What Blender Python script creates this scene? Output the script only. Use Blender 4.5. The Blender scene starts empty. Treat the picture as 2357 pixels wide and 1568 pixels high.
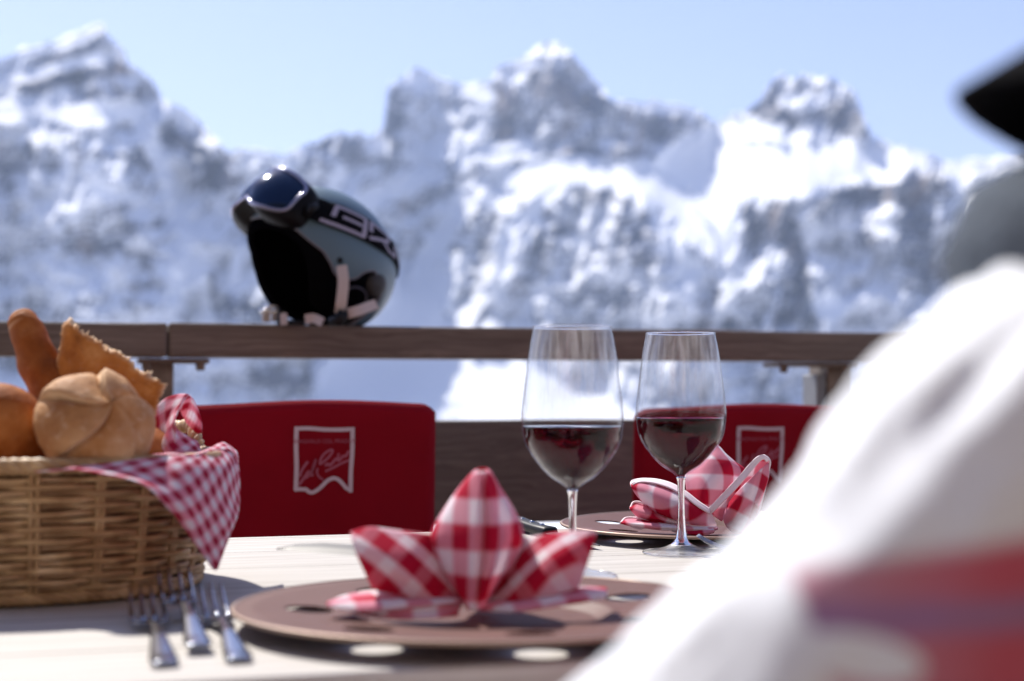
import bpy, bmesh, math, random
import numpy as np
from mathutils import Vector, Matrix, Euler
random.seed(7)
rng = np.random.default_rng(11)
scene = bpy.context.scene
COL = scene.collection
R = math.radians

# ------------------------------------------------------------------ camera
F_PX, CU, CV, HV = 3272.0, 1178.0, 784.0, 900.0        # focal length, centre, horizon in the 2356 px wide view
CAMZ = 0.909
TZ = 0.75                                              # table top height
cam_data = bpy.data.cameras.new('camera'); cam = bpy.data.objects.new('camera', cam_data); COL.objects.link(cam)
cam_data.lens = 50.0; cam_data.sensor_width = 36.0; cam_data.clip_start = 0.02; cam_data.clip_end = 20000
PITCH = math.atan((HV - CV) / F_PX)
cam.location = (0, 0, CAMZ); cam.rotation_euler = (R(90) + PITCH, 0, 0)
cam_data.dof.use_dof = True; cam_data.dof.focus_distance = 1.48; cam_data.dof.aperture_fstop = 4.0
scene.camera = cam

# ------------------------------------------------------------------ light
SUN_DIR = Vector((-0.50, 0.74, 0.98)).normalized()     # towards the sun: behind the terrace, to the left
elev = math.asin(SUN_DIR.z); azim = math.atan2(SUN_DIR.x, SUN_DIR.y)
world = bpy.data.worlds.new("World"); scene.world = world; world.use_nodes = True
wn = world.node_tree; wn.nodes.clear()
sky = wn.nodes.new('ShaderNodeTexSky'); sky.sky_type = 'NISHITA'; sky.sun_disc = False
sky.sun_elevation = elev; sky.sun_rotation = azim; sky.altitude = 2000; sky.air_density = 1.0; sky.dust_density = 1.5; sky.ozone_density = 1.0
bg = wn.nodes.new('ShaderNodeBackground'); bg.inputs['Strength'].default_value = 0.115
wo = wn.nodes.new('ShaderNodeOutputWorld')
tint = wn.nodes.new('ShaderNodeMix'); tint.data_type = 'RGBA'; tint.blend_type = 'MULTIPLY'; tint.inputs[0].default_value = 1.0; tint.inputs[7].default_value = (1.06, .90, .99, 1)
wn.links.new(sky.outputs[0], tint.inputs[6]); wn.links.new(tint.outputs[2], bg.inputs[0]); wn.links.new(bg.outputs[0], wo.inputs[0])
sl = bpy.data.lights.new('sun', 'SUN'); sl.energy = 4.8; sl.angle = R(0.5); sl.color = (1.0, 0.945, 0.86)
so = bpy.data.objects.new('sun', sl); COL.objects.link(so); so.rotation_euler = SUN_DIR.to_track_quat('Z', 'Y').to_euler()
scene.view_settings.view_transform = 'Standard'; scene.view_settings.look = 'None'
scene.view_settings.exposure = 0.80; scene.view_settings.gamma = 1.0
scene.cycles.use_denoising = True
scene.cycles.max_bounces = 14; scene.cycles.transmission_bounces = 12; scene.cycles.transparent_max_bounces = 24
scene.cycles.volume_bounces = 0; scene.cycles.sample_clamp_indirect = 8.0

# ------------------------------------------------------------------ helpers
def ray(u, v):
    x = (u - CU) / F_PX; y = (CV - v) / F_PX
    c, s = math.cos(PITCH), math.sin(PITCH)
    d = Vector((x, c - s * y, s + c * y)); return d / d.y
def P(u, v, Y):
    """world point seen at (u, v) at distance Y in front of the camera"""
    r = ray(u, v) * Y; return Vector((r.x, r.y, CAMZ + r.z))

def tag(o, label=None, cat=None, group=None, kind=None):
    if label: o['label'] = label
    if cat: o['category'] = cat
    if group: o['group'] = group
    if kind: o['kind'] = kind
    return o
def empty(name, loc=(0, 0, 0), rz=0):
    o = bpy.data.objects.new(name, None); COL.objects.link(o); o.location = loc; o.rotation_euler = (0, 0, rz); o.empty_display_size = .05
    return o
class MB:
    def __init__(s): s.v = []; s.f = []; s.uv = []; s.mi = []
    def add(s, V, F, UV=None, mi=0):
        o = len(s.v); s.v += [tuple(p) for p in V]; s.f += [tuple(i + o for i in f) for f in F]
        s.uv += ([tuple(u) for u in UV] if UV is not None else [(0, 0)] * len(V)); s.mi += [mi] * len(F)
    def grid(s, G, cu=False, cv=False, UV=None, mi=0, flip=False):
        G = np.asarray(G, float); n, m = G.shape[:2]; F = []
        for i in range(n if cu else n - 1):
            for j in range(m if cv else m - 1):
                a = i * m + j; b = i * m + (j + 1) % m; c = ((i + 1) % n) * m + (j + 1) % m; d = ((i + 1) % n) * m + j
                F.append((a, d, c, b) if flip else (a, b, c, d))
        s.add(G.reshape(-1, 3), F, None if UV is None else np.asarray(UV).reshape(-1, 2), mi)
    def box(s, c, d, rot=None, mi=0):
        x, y, z = (k / 2 for k in d); P_ = [Vector((a, b, e)) for a in (-x, x) for b in (-y, y) for e in (-z, z)]
        if rot is not None: P_ = [rot @ p for p in P_]
        P_ = [p + Vector(c) for p in P_]
        s.add(P_, [(0, 1, 3, 2), (4, 6, 7, 5), (0, 4, 5, 1), (2, 3, 7, 6), (0, 2, 6, 4), (1, 5, 7, 3)], [(p.x, p.z) for p in P_], mi)
    def tube(s, pts, r, seg=8, closed=False, caps=True, flat=1.0, mi=0):
        pts = [Vector(p) for p in pts]; n = len(pts); rr = r if hasattr(r, '__len__') else [r] * n
        up = Vector((0, 0, 1)); V = []; prev = None
        for i, p in enumerate(pts):
            if closed: t = pts[(i + 1) % n] - pts[i - 1]
            else: t = pts[min(i + 1, n - 1)] - pts[max(i - 1, 0)]
            t.normalize()
            if prev is None:
                a = up if abs(t.z) < .9 else Vector((1, 0, 0)); nx = t.cross(a).normalized()
            else:
                nx = (prev - t * prev.dot(t)).normalized()
            prev = nx; ny = t.cross(nx)
            for k in range(seg):
                a = 2 * math.pi * k / seg; V.append(p + nx * math.cos(a) * rr[i] * flat + ny * math.sin(a) * rr[i])
        F = []
        for i in range(n if closed else n - 1):
            for k in range(seg):
                a = i * seg + k; b = i * seg + (k + 1) % seg; c = ((i + 1) % n) * seg + (k + 1) % seg; d = ((i + 1) % n) * seg + k
                F.append((a, b, c, d))
        if caps and not closed: F.append(tuple(reversed(range(seg)))); F.append(tuple((n - 1) * seg + k for k in range(seg)))
        s.add(V, F, [(k % seg / seg, k // seg * .01) for k in range(len(V))], mi)
    def lathe(s, prof, seg=64, c=(0, 0, 0), mi=0):
        G = [[(c[0] + r * math.cos(2 * math.pi * k / seg), c[1] + r * math.sin(2 * math.pi * k / seg), c[2] + z) for k in range(seg)] for r, z in prof]
        s.grid(G, False, True, mi=mi)
    def build(s, name, mats, parent=None, smooth=True, solid=0, sub=0, bevel=0, offset=0):
        me = bpy.data.meshes.new(name); me.from_pydata(s.v, [], s.f); me.update()
        uvl = me.uv_layers.new(name='UVMap'); li = np.zeros(len(me.loops), int); me.loops.foreach_get('vertex_index', li)
        uvl.data.foreach_set('uv', np.asarray(s.uv, float)[li].ravel())
        for m in (mats if isinstance(mats, (list, tuple)) else [mats]): me.materials.append(m)
        me.polygons.foreach_set('material_index', s.mi); me.polygons.foreach_set('use_smooth', [smooth] * len(me.polygons))
        o = bpy.data.objects.new(name, me); COL.objects.link(o)
        if parent is not None: o.parent = parent
        if bevel: b = o.modifiers.new('b', 'BEVEL'); b.width = bevel; b.segments = 3; b.limit_method = 'ANGLE'
        if solid: q = o.modifiers.new('s', 'SOLIDIFY'); q.thickness = solid; q.offset = offset
        if sub: q = o.modifiers.new('u', 'SUBSURF'); q.levels = sub; q.render_levels = sub
        return o
def kids(o): return [c for c in COL.objects if c.parent == o]
def copy_tree(o, parent=None):
    c = o.copy(); COL.objects.link(c); c.parent = parent
    for ch in kids(o): copy_tree(ch, c)
    return c
def cr(pts, n):
    """Catmull-Rom through the points"""
    p = np.asarray(pts, float); p = np.vstack([2 * p[0] - p[1], p, 2 * p[-1] - p[-2]]); out = []
    k = len(p) - 3
    for q in np.linspace(0, k - 1e-9, n):
        i = int(q); t = q - i; a, b, c, d = p[i:i + 4]
        out.append(.5 * (2 * b + (c - a) * t + (2 * a - 5 * b + 4 * c - d) * t * t + (3 * b - a - 3 * c + d) * t ** 3))
    return np.array(out)
def patch(ctrl, nu=24, nv=24):
    C = np.asarray([[list(q) for q in row] for row in ctrl], float)
    A = np.array([cr(row, nv) for row in C])
    return np.array([cr(A[:, j], nu) for j in range(nv)]).transpose(1, 0, 2)
def vnoise(x, y, seed=0):
    xi = np.floor(x).astype(np.int64); yi = np.floor(y).astype(np.int64); fx = x - xi; fy = y - yi
    def h(a, b):
        n = (a * 374761393 + b * 668265263 + seed * 974711) & 0xffffffff
        n = ((n ^ (n >> 13)) * 1274126177) & 0xffffffff
        return ((n ^ (n >> 16)) & 0xffff) / 65535.0
    sx = fx * fx * fx * (fx * (fx * 6 - 15) + 10); sy = fy * fy * fy * (fy * (fy * 6 - 15) + 10)
    return (h(xi, yi) * (1 - sx) + h(xi + 1, yi) * sx) * (1 - sy) + (h(xi, yi + 1) * (1 - sx) + h(xi + 1, yi + 1) * sx) * sy
def fbm(x, y, o=4, seed=0, ridge=False):
    s = 0; a = 1; t = 0
    for k in range(o):
        n = vnoise(x * 2 ** k, y * 2 ** k, seed + k * 17)
        if ridge: n = 1 - abs(2 * n - 1)
        s = s + a * n; t += a; a *= .5
    return s / t

# ------------------------------------------------------------------ materials
def mat(name, col=(.5, .5, .5), rough=.6, metal=0, spec=.5, **kw):
    m = bpy.data.materials.new(name); m.use_nodes = True; b = m.node_tree.nodes['Principled BSDF']
    b.inputs['Base Color'].default_value = (*col, 1); b.inputs['Roughness'].default_value = rough
    b.inputs['Metallic'].default_value = metal; b.inputs['Specular IOR Level'].default_value = spec
    for k, v in kw.items(): b.inputs[k.replace('_', ' ')].default_value = v
    return m
class NT:
    def __init__(s, m): s.m = m; s.t = m.node_tree; s.b = s.t.nodes['Principled BSDF']
    def n(s, typ, **kw):
        q = s.t.nodes.new('ShaderNode' + typ)
        for k, v in kw.items():
            if k.startswith('i_'):
                key = k[2:]; key = int(key) if key.isdigit() else key.replace('_', ' ')
                s.put(q.inputs[key], v)
            else: setattr(q, k, v)
        return q
    def put(s, sock, v):
        if isinstance(v, bpy.types.NodeSocket): s.t.links.new(v, sock)
        elif isinstance(v, bpy.types.Node): s.t.links.new(v.outputs[0], sock)
        else: sock.default_value = v
    def math(s, op, a, b=0, c=0): q = s.n('Math', operation=op, i_0=a, i_1=b, i_2=c); return q.outputs[0]
    def coord(s, what='Object', scale=(1, 1, 1), rot=(0, 0, 0), loc=(0, 0, 0)):
        c = s.n('TexCoord'); m = s.n('Mapping'); s.t.links.new(c.outputs[what], m.inputs[0])
        m.inputs['Scale'].default_value = scale; m.inputs['Rotation'].default_value = rot; m.inputs['Location'].default_value = loc
        return m.outputs[0]
    def noise(s, vec, scale=5, detail=4, rough=.5, dist=0): return s.n('TexNoise', i_Vector=vec, i_Scale=scale, i_Detail=detail, i_Roughness=rough, i_Distortion=dist).outputs[0]
    def ramp(s, fac, stops, interp='LINEAR'):
        q = s.n('ValToRGB', i_0=fac); q.color_ramp.interpolation = interp; e = q.color_ramp.elements
        while len(e) < len(stops): e.new(.5)
        for k, (p, c) in enumerate(stops): e[k].position = p; e[k].color = (*c, 1) if len(c) == 3 else c
        return q.outputs[0]
    def mix(s, f, a, b, typ='MIX'):
        q = s.n('Mix', data_type='RGBA', blend_type=typ)
        s.put(q.inputs[0], f)
        for k, v in ((6, a), (7, b)):
            if isinstance(v, tuple) and len(v) == 3: v = (*v, 1)
            s.put(q.inputs[k], v)
        return q.outputs[2]
    def bump(s, h, st=.3, dist=.002): s.put(s.b.inputs['Normal'], s.n('Bump', i_Height=h, i_Strength=st, i_Distance=dist).outputs[0])
    def base(s, c): s.put(s.b.inputs['Base Color'], c)

def wood(name, dark, light, plank=None, groove=(.1, .08, .06), rough=.75, sx=1.5, sy=60, knots=.5, seed=0.0, bump=.5, uv=False):
    """long-grained wood, grain along local x"""
    m = mat(name, light, rough); t = NT(m)
    c = t.coord('Object', (1, 1, 1), (0, 0, 0), (seed, seed * .7, 0))
    warp = t.noise(t.coord('Object', (2.2, 9, 9), loc=(seed, 0, 0)), 2.0, 3, .5)
    sep = t.n('SeparateXYZ', i_0=c)
    yy = t.math('ADD', t.math('ADD', sep.outputs[1], sep.outputs[2]), t.math('MULTIPLY', warp, .05 * knots))
    v = t.n('CombineXYZ', i_0=t.math('MULTIPLY', sep.outputs[0], sx), i_1=t.math('MULTIPLY', yy, sy), i_2=t.math('MULTIPLY', sep.outputs[2], sy * .3)).outputs[0]
    g = t.noise(v, 3.0, 6, .62)
    g2 = t.noise(t.coord('Object', (3, 14, 14), loc=(seed + 3, 0, 0)), 3.0, 4, .6)
    k = t.ramp(g, [(.30, dark), (.52, tuple((a + b) / 2 for a, b in zip(dark, light))), (.68, light)])
    k = t.mix(t.math('MULTIPLY', g2, .55), k, tuple(x * .72 for x in light), 'MIX')
    h = g
    if plank:
        w, off = plank
        fr = t.math('FRACT', t.math('DIVIDE', t.math('ADD', sep.outputs[1], off), w))
        e = t.math('ABSOLUTE', t.math('SUBTRACT', fr, .5))
        gr = t.ramp(e, [(.488, (0, 0, 0)), (.494, (1, 1, 1))])
        pid = t.math('FLOOR', t.math('DIVIDE', t.math('ADD', sep.outputs[1], off), w))
        wn_ = t.n('TexWhiteNoise', noise_dimensions='1D', i_W=pid).outputs[0]
        k = t.mix(.35, k, t.mix(wn_, tuple(x * .8 for x in light), tuple(min(1, x * 1.08) for x in light)), 'MIX')
        k = t.mix(gr, k, groove)
        h = t.math('SUBTRACT', g, t.math('MULTIPLY', gr, 3))
    t.base(k); t.bump(h, bump, .0015)
    return m
def gingham(name, cell, rot=0.0, red=(.58, .008, .050), white=(.92, .86, .91), pink=None, thin=0.0, soft=.04, trans=.40, wts=(.5, .5), duty=.25):
    """checked cloth; UV is in metres"""
    m = mat(name, white, .85, spec=.2); t = NT(m); out = t.t.nodes['Material Output']
    c = t.coord('UV', (1 / (2 * cell),) * 3, (0, 0, rot)); sep = t.n('SeparateXYZ', i_0=c)
    def band(q):
        f = t.math('ABSOLUTE', t.math('SUBTRACT', t.math('FRACT', q), .5))
        r_ = t.n('MapRange', i_0=f, i_1=duty - soft, i_2=duty + soft, i_3=0.0, i_4=1.0).outputs[0]
        return r_
    a, b = band(sep.outputs[0]), band(sep.outputs[1])
    s_ = t.math('ADD', t.math('MULTIPLY', a, wts[0]), t.math('MULTIPLY', b, wts[1]))
    pk = pink or (.82, .36, .46)
    k = t.ramp(s_, [(.0, white), (.5, pk), (1.0, red)])
    if thin:
        ln = t.n('MapRange', i_0=t.math('ABSOLUTE', t.math('SUBTRACT', t.math('FRACT', t.math('MULTIPLY', t.math('ADD', sep.outputs[0], .0), 6)), .5)), i_1=.36, i_2=.44, i_3=0.0, i_4=thin).outputs[0]
        k = t.mix(ln, k, tuple(x * .6 for x in red))
    w = t.n('TexWave', i_Vector=t.coord('UV', (1, 1, 1)), i_Scale=700.0, wave_type='BANDS', bands_direction='DIAGONAL').outputs[1]
    wr = t.noise(t.coord('Object', (1, 1, 1)), 55, 3)
    t.base(k); t.bump(t.math('ADD', t.math('MULTIPLY', w, .25), t.math('MULTIPLY', wr, 1.2)), .35, .001)
    tr = t.n('BsdfTranslucent'); t.put(tr.inputs[0], k)
    mx = t.n('MixShader', i_0=trans); t.put(mx.inputs[1], t.b.outputs[0]); t.put(mx.inputs[2], tr.outputs[0]); t.put(out.inputs[0], mx.outputs[0])
    return m
M = {}
M['table'] = wood('bleached_wood', (.23, .20, .165), (.56, .535, .505), plank=(.1285, .02), sx=1.2, sy=45, knots=.7, bump=.35)
M['rail'] = wood('weathered_brown_wood', (.075, .054, .043), (.26, .205, .172), sx=1.4, sy=55, knots=1.2, bump=.6)
M['board'] = wood('weathered_dark_board', (.080, .064, .054), (.23, .195, .168), sx=1.0, sy=30, knots=2.5, seed=2.3, bump=.6)
M['post'] = wood('grey_post_wood', (.12, .095, .075), (.28, .235, .20), sx=20, sy=8, knots=.5, seed=1.3)
M['deck'] = wood('deck_wood', (.10, .07, .05), (.24, .18, .14), plank=(.14, 0), sx=1.5, sy=40)
M['steel'] = mat('brushed_steel', (.36, .38, .43), .20, 1.0)
M['blade'] = mat('dark_blade', (.07, .07, .075), .45, 0, .3)
M['galv'] = mat('galvanised_steel', (.20, .21, .23), .6, .3)
M['black_plastic'] = mat('black_plastic', (.008, .008, .010), .5, spec=.25)
M['hem'] = mat('white_hem', (.90, .76, .80), .85, spec=.2)
M['ging_big'] = gingham('red_gingham', .0165)
M['ging_wing'] = gingham('red_gingham_striped', .0112, wts=(.25, .75), duty=.21)
M['ging_peak'] = gingham('red_gingham_centre', .0165, wts=(.42, .58))
M['ging_big_r'] = gingham('red_gingham_turned', .0165, rot=R(38))
M['ging_small'] = gingham('small_red_gingham', .0095, rot=R(28), red=(.46, .010, .05), soft=.10, thin=.35)
# ================================================================== MOUNTAINS
def stroke(U, V, pts, w, a=1.0):
    """soft brush along a polyline"""
    d = np.full(U.shape, 1e9); pts = np.asarray(pts, float)
    if len(pts) == 1: d = np.hypot(U - pts[0, 0], V - pts[0, 1])
    for p, q in zip(pts[:-1], pts[1:]):
        e = q - p; L = (e ** 2).sum(); t = np.clip(((U - p[0]) * e[0] + (V - p[1]) * e[1]) / L, 0, 1)
        d = np.minimum(d, np.hypot(U - p[0] - t * e[0], V - p[1] - t * e[1]))
    return a * np.clip(1.35 - d / w, 0, 1) ** 1.0
SKY_LEFT = [(-420, 300), (-300, 210), (-200, 230), (-100, 160), (0, 132), (60, 110), (130, 96), (200, 66), (236, 50), (250, 88), (284, 108), (296, 148), (345, 180), (372, 230), (420, 246), (460, 285), (500, 318), (535, 356), (556, 400), (590, 470), (640, 600), (700, 760), (760, 1150)]
SKY_RIGHT = [(380, 430), (480, 380), (560, 338), (600, 346), (650, 362), (700, 335), (760, 312), (815, 304), (850, 320), (884, 290), (893, 200), (920, 180), (960, 160), (1010, 178), (1050, 196), (1090, 188), (1130, 186), (1143, 152), (1200, 134), (1232, 112), (1275, 90), (1302, 108), (1345, 160), (1380, 196), (1412, 232), (1450, 236), (1500, 230), (1560, 242), (1610, 262), (1650, 280), (1700, 262), (1745, 238), (1780, 186), (1800, 172), (1830, 180), (1850, 166), (1876, 182), (1905, 176), (1930, 196), (1965, 214), (1985, 270), (2010, 318), (2060, 335), (2130, 350), (2180, 372), (2195, 372), (2240, 362), (2300, 358), (2400, 352), (2600, 330), (2800, 380)]
SNOW = [
 ([(0, 248), (100, 254), (210, 266), (300, 264)], 26, 1), ([(-300, 240), (0, 248)], 26, 1), ([(0, 138), (60, 122), (140, 104), (228, 62)], 11, 1), ([(0, 190), (80, 168), (180, 142), (284, 116)], 12, 1),
 ([(135, 215), (160, 232)], 12, .9), ([(152, 350), (150, 400), (135, 455)], 11, .9), ([(205, 385)], 17, .8), ([(215, 430), (250, 455)], 17, .7), ([(45, 612)], 20, .9), ([(88, 590)], 14, .7), ([(105, 645)], 14, .6),
 ([(330, 290), (400, 420), (430, 560), (470, 740)], 26, .45), ([(555, 590), (540, 640)], 24, .8), ([(395, 235), (440, 290)], 14, .5), ([(100, 480), (90, 520)], 10, .4), ([(510, 470)], 18, .35),
 ([(560, 352), (610, 356), (650, 372)], 12, 1), ([(957, 189)], 13, .8), ([(1060, 205), (1120, 222)], 18, .8), ([(980, 300)], 15, .9), ([(960, 232)], 8, .4), ([(878, 335)], 14, .8), ([(1161, 166)], 12, .8), ([(1195, 152), (1240, 146)], 10, .9), ([(1286, 142)], 11, .8), ([(1275, 108)], 9, .5),
 ([(1095, 348), (1150, 342), (1210, 332)], 15, .9), ([(1065, 366), (1062, 385)], 17, .9), ([(852, 462), (928, 430), (992, 390)], 21, 1), ([(1430, 225), (1475, 243), (1580, 250)], 12, .7), ([(1650, 270), (1700, 272)], 12, .5), ([(1170, 195)], 9, .3),
 ([(1180, 420), (1230, 394), (1300, 382), (1420, 402), (1560, 404)], 24, 1), ([(1540, 368), (1620, 320), (1700, 300), (1730, 300)], 26, 1), ([(1580, 372), (1850, 352), (2130, 356)], 26, 1), ([(1540, 395), (1700, 405), (1800, 412), (1930, 392), (2050, 368)], 42, 1), ([(1620, 360), (1800, 370), (2000, 360)], 40, 1), ([(1830, 325)], 20, .8),
 ([(1620, 430), (1662, 500), (1668, 570)], 36, 1), ([(1480, 420), (1560, 450), (1620, 470)], 24, .9), ([(1500, 440), (1560, 560), (1600, 660)], 30, .4), ([(1330, 400), (1250, 460), (1175, 530), (1160, 620)], 17, .85), ([(1160, 620), (1100, 700)], 12, .5),
 ([(1079, 451), (1009, 550), (951, 661)], 22, .75), ([(1126, 667), (1067, 745)], 13, .9), ([(1000, 655), (955, 700), (900, 745)], 50, 1), ([(970, 690), (970, 750)], 42, 1), ([(1878, 533), (1860, 560)], 13, .8), ([(1836, 498)], 12, .5), ([(1913, 708)], 32, .75), ([(1948, 655)], 14, .8), ([(1980, 580)], 14, .4), ([(1820, 660)], 10, .4), ([(1870, 620)], 9, .3),
 ([(1790, 180)], 8, .7), ([(1849, 180)], 10, .9), ([(1907, 206), (1895, 225)], 13, .9), ([(1826, 221), (1800, 235)], 12, .7), ([(1750, 305), (1800, 300)], 16, .8), ([(2040, 325)], 14, .6),
 ([(2200, 385), (2260, 384), (2360, 380), (2600, 370)], 26, 1), ([(2215, 410), (2215, 440)], 18, .9),
 ([(800, 880), (900, 862), (1050, 866), (1200, 895), (1400, 980)], 75, 1), ([(1500, 450), (1560, 480), (1625, 560)], 30, .8), ([(1210, 440), (1300, 402), (1500, 432)], 22, .9), ([(880, 940), (1200, 960)], 40, .8), ([(-50, 870), (60, 900), (120, 960)], 30, .8), ([(400, 980), (800, 1000), (1700, 1040), (2400, 1000)], 60, .6), ([(780, 400), (760, 470)], 18, .3), ([(700, 350), (640, 400)], 14, .3),
]
ROCK = [
 ([(1490, 290), (1545, 345)], 30, .9), ([(1550, 470), (1600, 570)], 24, .6), ([(1430, 330), (1480, 350)], 20, .6),
 ([(1165, 215), (1160, 300)], 26, 1), ([(1240, 190), (1300, 220), (1390, 240)], 30, .9), ([(1430, 262), (1560, 275)], 20, .7), ([(1310, 350), (1520, 365)], 16, .6), ([(910, 235), (905, 330)], 20, .8), ([(1745, 250), (1800, 275)], 28, .8), ([(1930, 250), (1990, 320)], 26, .9),
 ([(1720, 440), (1740, 560)], 18, .8), ([(1780, 450), (1830, 600), (1850, 720)], 26, 1), ([(1900, 470), (2000, 440), (2170, 410)], 34, .9), ([(2100, 470), (2120, 620)], 50, .8), ([(1980, 500), (2000, 560)], 30, .6), ([(1340, 440), (1450, 450), (1500, 520)], 26, .9), ([(1440, 520), (1480, 600)], 40, .6), ([(1280, 520), (1230, 620), (1180, 680)], 22, .7), ([(1290, 660), (1420, 700)], 30, .4),
 ([(60, 165), (200, 120), (240, 85)], 12, .9), ([(60, 205), (200, 170), (280, 160)], 24, .9), ([(200, 215), (350, 215)], 20, .8), ([(280, 290), (420, 330), (520, 420)], 30, .6), ([(250, 480), (300, 520)], 30, .5), ([(180, 570), (340, 600), (330, 680)], 40, .8), ([(540, 700), (600, 720)], 30, .7), ([(20, 400), (30, 500)], 30, .5), ([(480, 640), (500, 720)], 20, .9), ([(600, 860), (720, 880)], 26, .7), ([(1500, 880), (1880, 900)], 30, .3), ([(720, 330), (820, 330)], 16, .5), ([(1130, 500), (1100, 600)], 16, .4),
]
def mountain(name, skyline, u0, u1, nu, nv, r0, seed, vb, rough):
    us = np.linspace(u0, u1, nu); sk = np.interp(us, [p[0] for p in skyline], [p[1] for p in skyline])
    kk = np.exp(-np.linspace(-2, 2, 161) ** 2); kk /= kk.sum(); ss = np.convolve(np.pad(sk, 80, 'edge'), kk, 'valid')
    sk = sk + (fbm(us / 26, us * 0 + 3.3, 4, seed) - .5) * 22
    T = np.linspace(0, 1, nv)[:, None]; U = np.tile(us, (nv, 1)); V = vb + (ss[None] - vb) * T + (sk - ss)[None] * T ** 7
    sn = np.zeros(U.shape); rk = np.zeros(U.shape)
    jx = (fbm(U / 45, V / 45, 3, seed + 5) - .5) * 26; jy = (fbm(U / 45, V / 45, 3, seed + 9) - .5) * 16
    for p, w, a in SNOW: sn = np.maximum(sn, stroke(U + jx * min(1, w / 25), V + jy * min(1, w / 25), p, w, a))
    for p, w, a in ROCK: rk = np.maximum(rk, stroke(U + jx, V + jy, p, w, a))
    sn = np.clip(sn, 0, 1); rk = np.clip(rk, 0, 1) * (1 - sn)
    tane = (900 - V) / F_PX
    n1 = fbm(U / 34 + V / 60, V / 48, 4, seed + 2)
    C = .46 + .75 * np.clip(n1 * 2 - .85, 0, 1) - .36 * rk; C = C * (1 - sn) + 3.4 * sn
    de = np.zeros(U.shape); de[1:] = tane[1:] - tane[:-1]
    r = np.zeros(U.shape); r[0] = r0
    for i in range(1, nv): r[i] = r[i - 1] * (1 + de[i] * C[i])
    k = np.exp(-np.linspace(-2, 2, 121) ** 2); k /= k.sum()           # neighbouring faces run into one another
    pad = np.pad(r, ((0, 0), (60, 60)), 'edge'); r = sum(k[j] * pad[:, j:j + nu] for j in range(121))
    sS = np.clip((sn - .35) / .5, 0, 1); amp = (1 - .93 * sS) * rough
    env = np.clip((1 - T) * 12, 0, 1)
    rg = fbm(U / 62 + V / 190, V / 150, 5, seed + 21, True); rg2 = fbm(U / 20 + V / 70, V / 34, 4, seed + 31, True)
    r = r - amp * (rg - .5) * 105 - amp * (rg2 - .5) * 22 + (fbm(U / 90, V / 70, 3, seed + 41) - .5) * 120 * (1 - .8 * sn)
    q = r.copy()                                                      # glaciers lie smooth
    for _ in range(2):
        for ax in (0, 1):
            pd = np.pad(q, [(12, 12) if a == ax else (0, 0) for a in (0, 1)], 'edge'); q = sum(np.take(pd, np.arange(q.shape[ax]) + j, ax) for j in range(25)) / 25
    w_ = sS; r = r * (1 - w_) + q * w_
    cz, cy = math.cos(PITCH), math.sin(PITCH)
    X = (U - CU) / F_PX; Yn = (CV - V) / F_PX; dy = cz - cy * Yn; dz = cy + cz * Yn
    G = np.stack([X / dy * r, r, CAMZ + dz / dy * r], -1)
    # the far side of the ridge
    bk = []
    for q in range(1, 9):
        g = G[-1].copy(); g[:, 1] += q * 45; g[:, 0] *= (1 + q * .012); g[:, 2] -= (q ** 1.2) * 38 + (fbm(us / 40, us * 0 + q, 3, seed) - .3) * 25 * min(q, 2); bk.append(g)
    G = np.concatenate([G, np.array(bk)]); sn = np.concatenate([sn, np.full((8, nu), .6)]); rk = np.concatenate([rk, np.zeros((8, nu))])
    b = MB(); b.grid(G); o = b.build(name, M['mountain'], smooth=True)
    me = o.data
    for nm, arr in (('snow', sn), ('rock', rk)):
        at = me.attributes.new(nm, 'FLOAT', 'POINT'); at.data.foreach_set('value', arr.ravel().astype(np.float32))
    return tag(o, kind='structure')
m = mat('snow_and_rock', (.8, .8, .85), .9, spec=.2); t = NT(m)
a_s = t.n('Attribute', attribute_name='snow').outputs['Fac']; a_r = t.n('Attribute', attribute_name='rock').outputs['Fac']
nz = t.n('SeparateXYZ', i_0=t.n('NewGeometry').outputs['Normal']).outputs[2]
n1 = t.noise(t.coord('Object', (1, .7, .55)), .012, 6, .62); n2 = t.noise(t.coord('Object', (1, 1, .3)), .05, 4, .6)
cov = t.math('ADD', t.math('MULTIPLY', t.math('SUBTRACT', n1, .5), 1.1), t.math('MULTIPLY', t.math('ABSOLUTE', nz), .9))
cov = t.math('ADD', cov, t.math('SUBTRACT', t.math('MULTIPLY', a_s, 2.0), t.math('MULTIPLY', a_r, .80)))
cov = t.math('ADD', cov, t.math('MULTIPLY', t.math('SUBTRACT', n2, .5), .4))
n3 = t.noise(t.coord('Object', (.10, .10, 1), (0, R(14), 0)), .034, 3, .55, .4); n4 = t.noise(t.coord('Object', (1, .6, .5)), .0045, 3, .5)
cov = t.math('ADD', cov, t.math('ADD', t.math('MULTIPLY', t.math('SUBTRACT', n3, .5), 1.5), t.math('MULTIPLY', t.math('SUBTRACT', n4, .5), 1.2)))
cf = t.n('MapRange', i_0=cov, i_1=.04, i_2=.44, i_3=0.0, i_4=1.0).outputs[0]
rockc = t.ramp(t.noise(t.coord('Object', (1, 1, .25)), .02, 4), [(.35, (.10, .115, .15)), (.55, (.18, .185, .21)), (.7, (.34, .28, .24))])
t.base(t.mix(cf, rockc, (.86, .88, .92)))
M['mountain'] = m
mountain('mountain_left', SKY_LEFT, -420, 770, 420, 330, 1250, 3, 1120, .62)
mountain('mountain_right', SKY_RIGHT, 380, 2800, 760, 330, 1500, 57, 1120, 1)
b = MB(); n = 60; xs = np.linspace(-2600, 2600, n); ys = np.linspace(8, 2600, n); XX, YY = np.meshgrid(xs, ys)
ZZ = -12 - 85 * np.clip(YY / 900, 0, 1) + (fbm(XX / 200, YY / 200, 3, 5) - .5) * 20 * np.clip(YY / 300, 0, 1)
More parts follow.
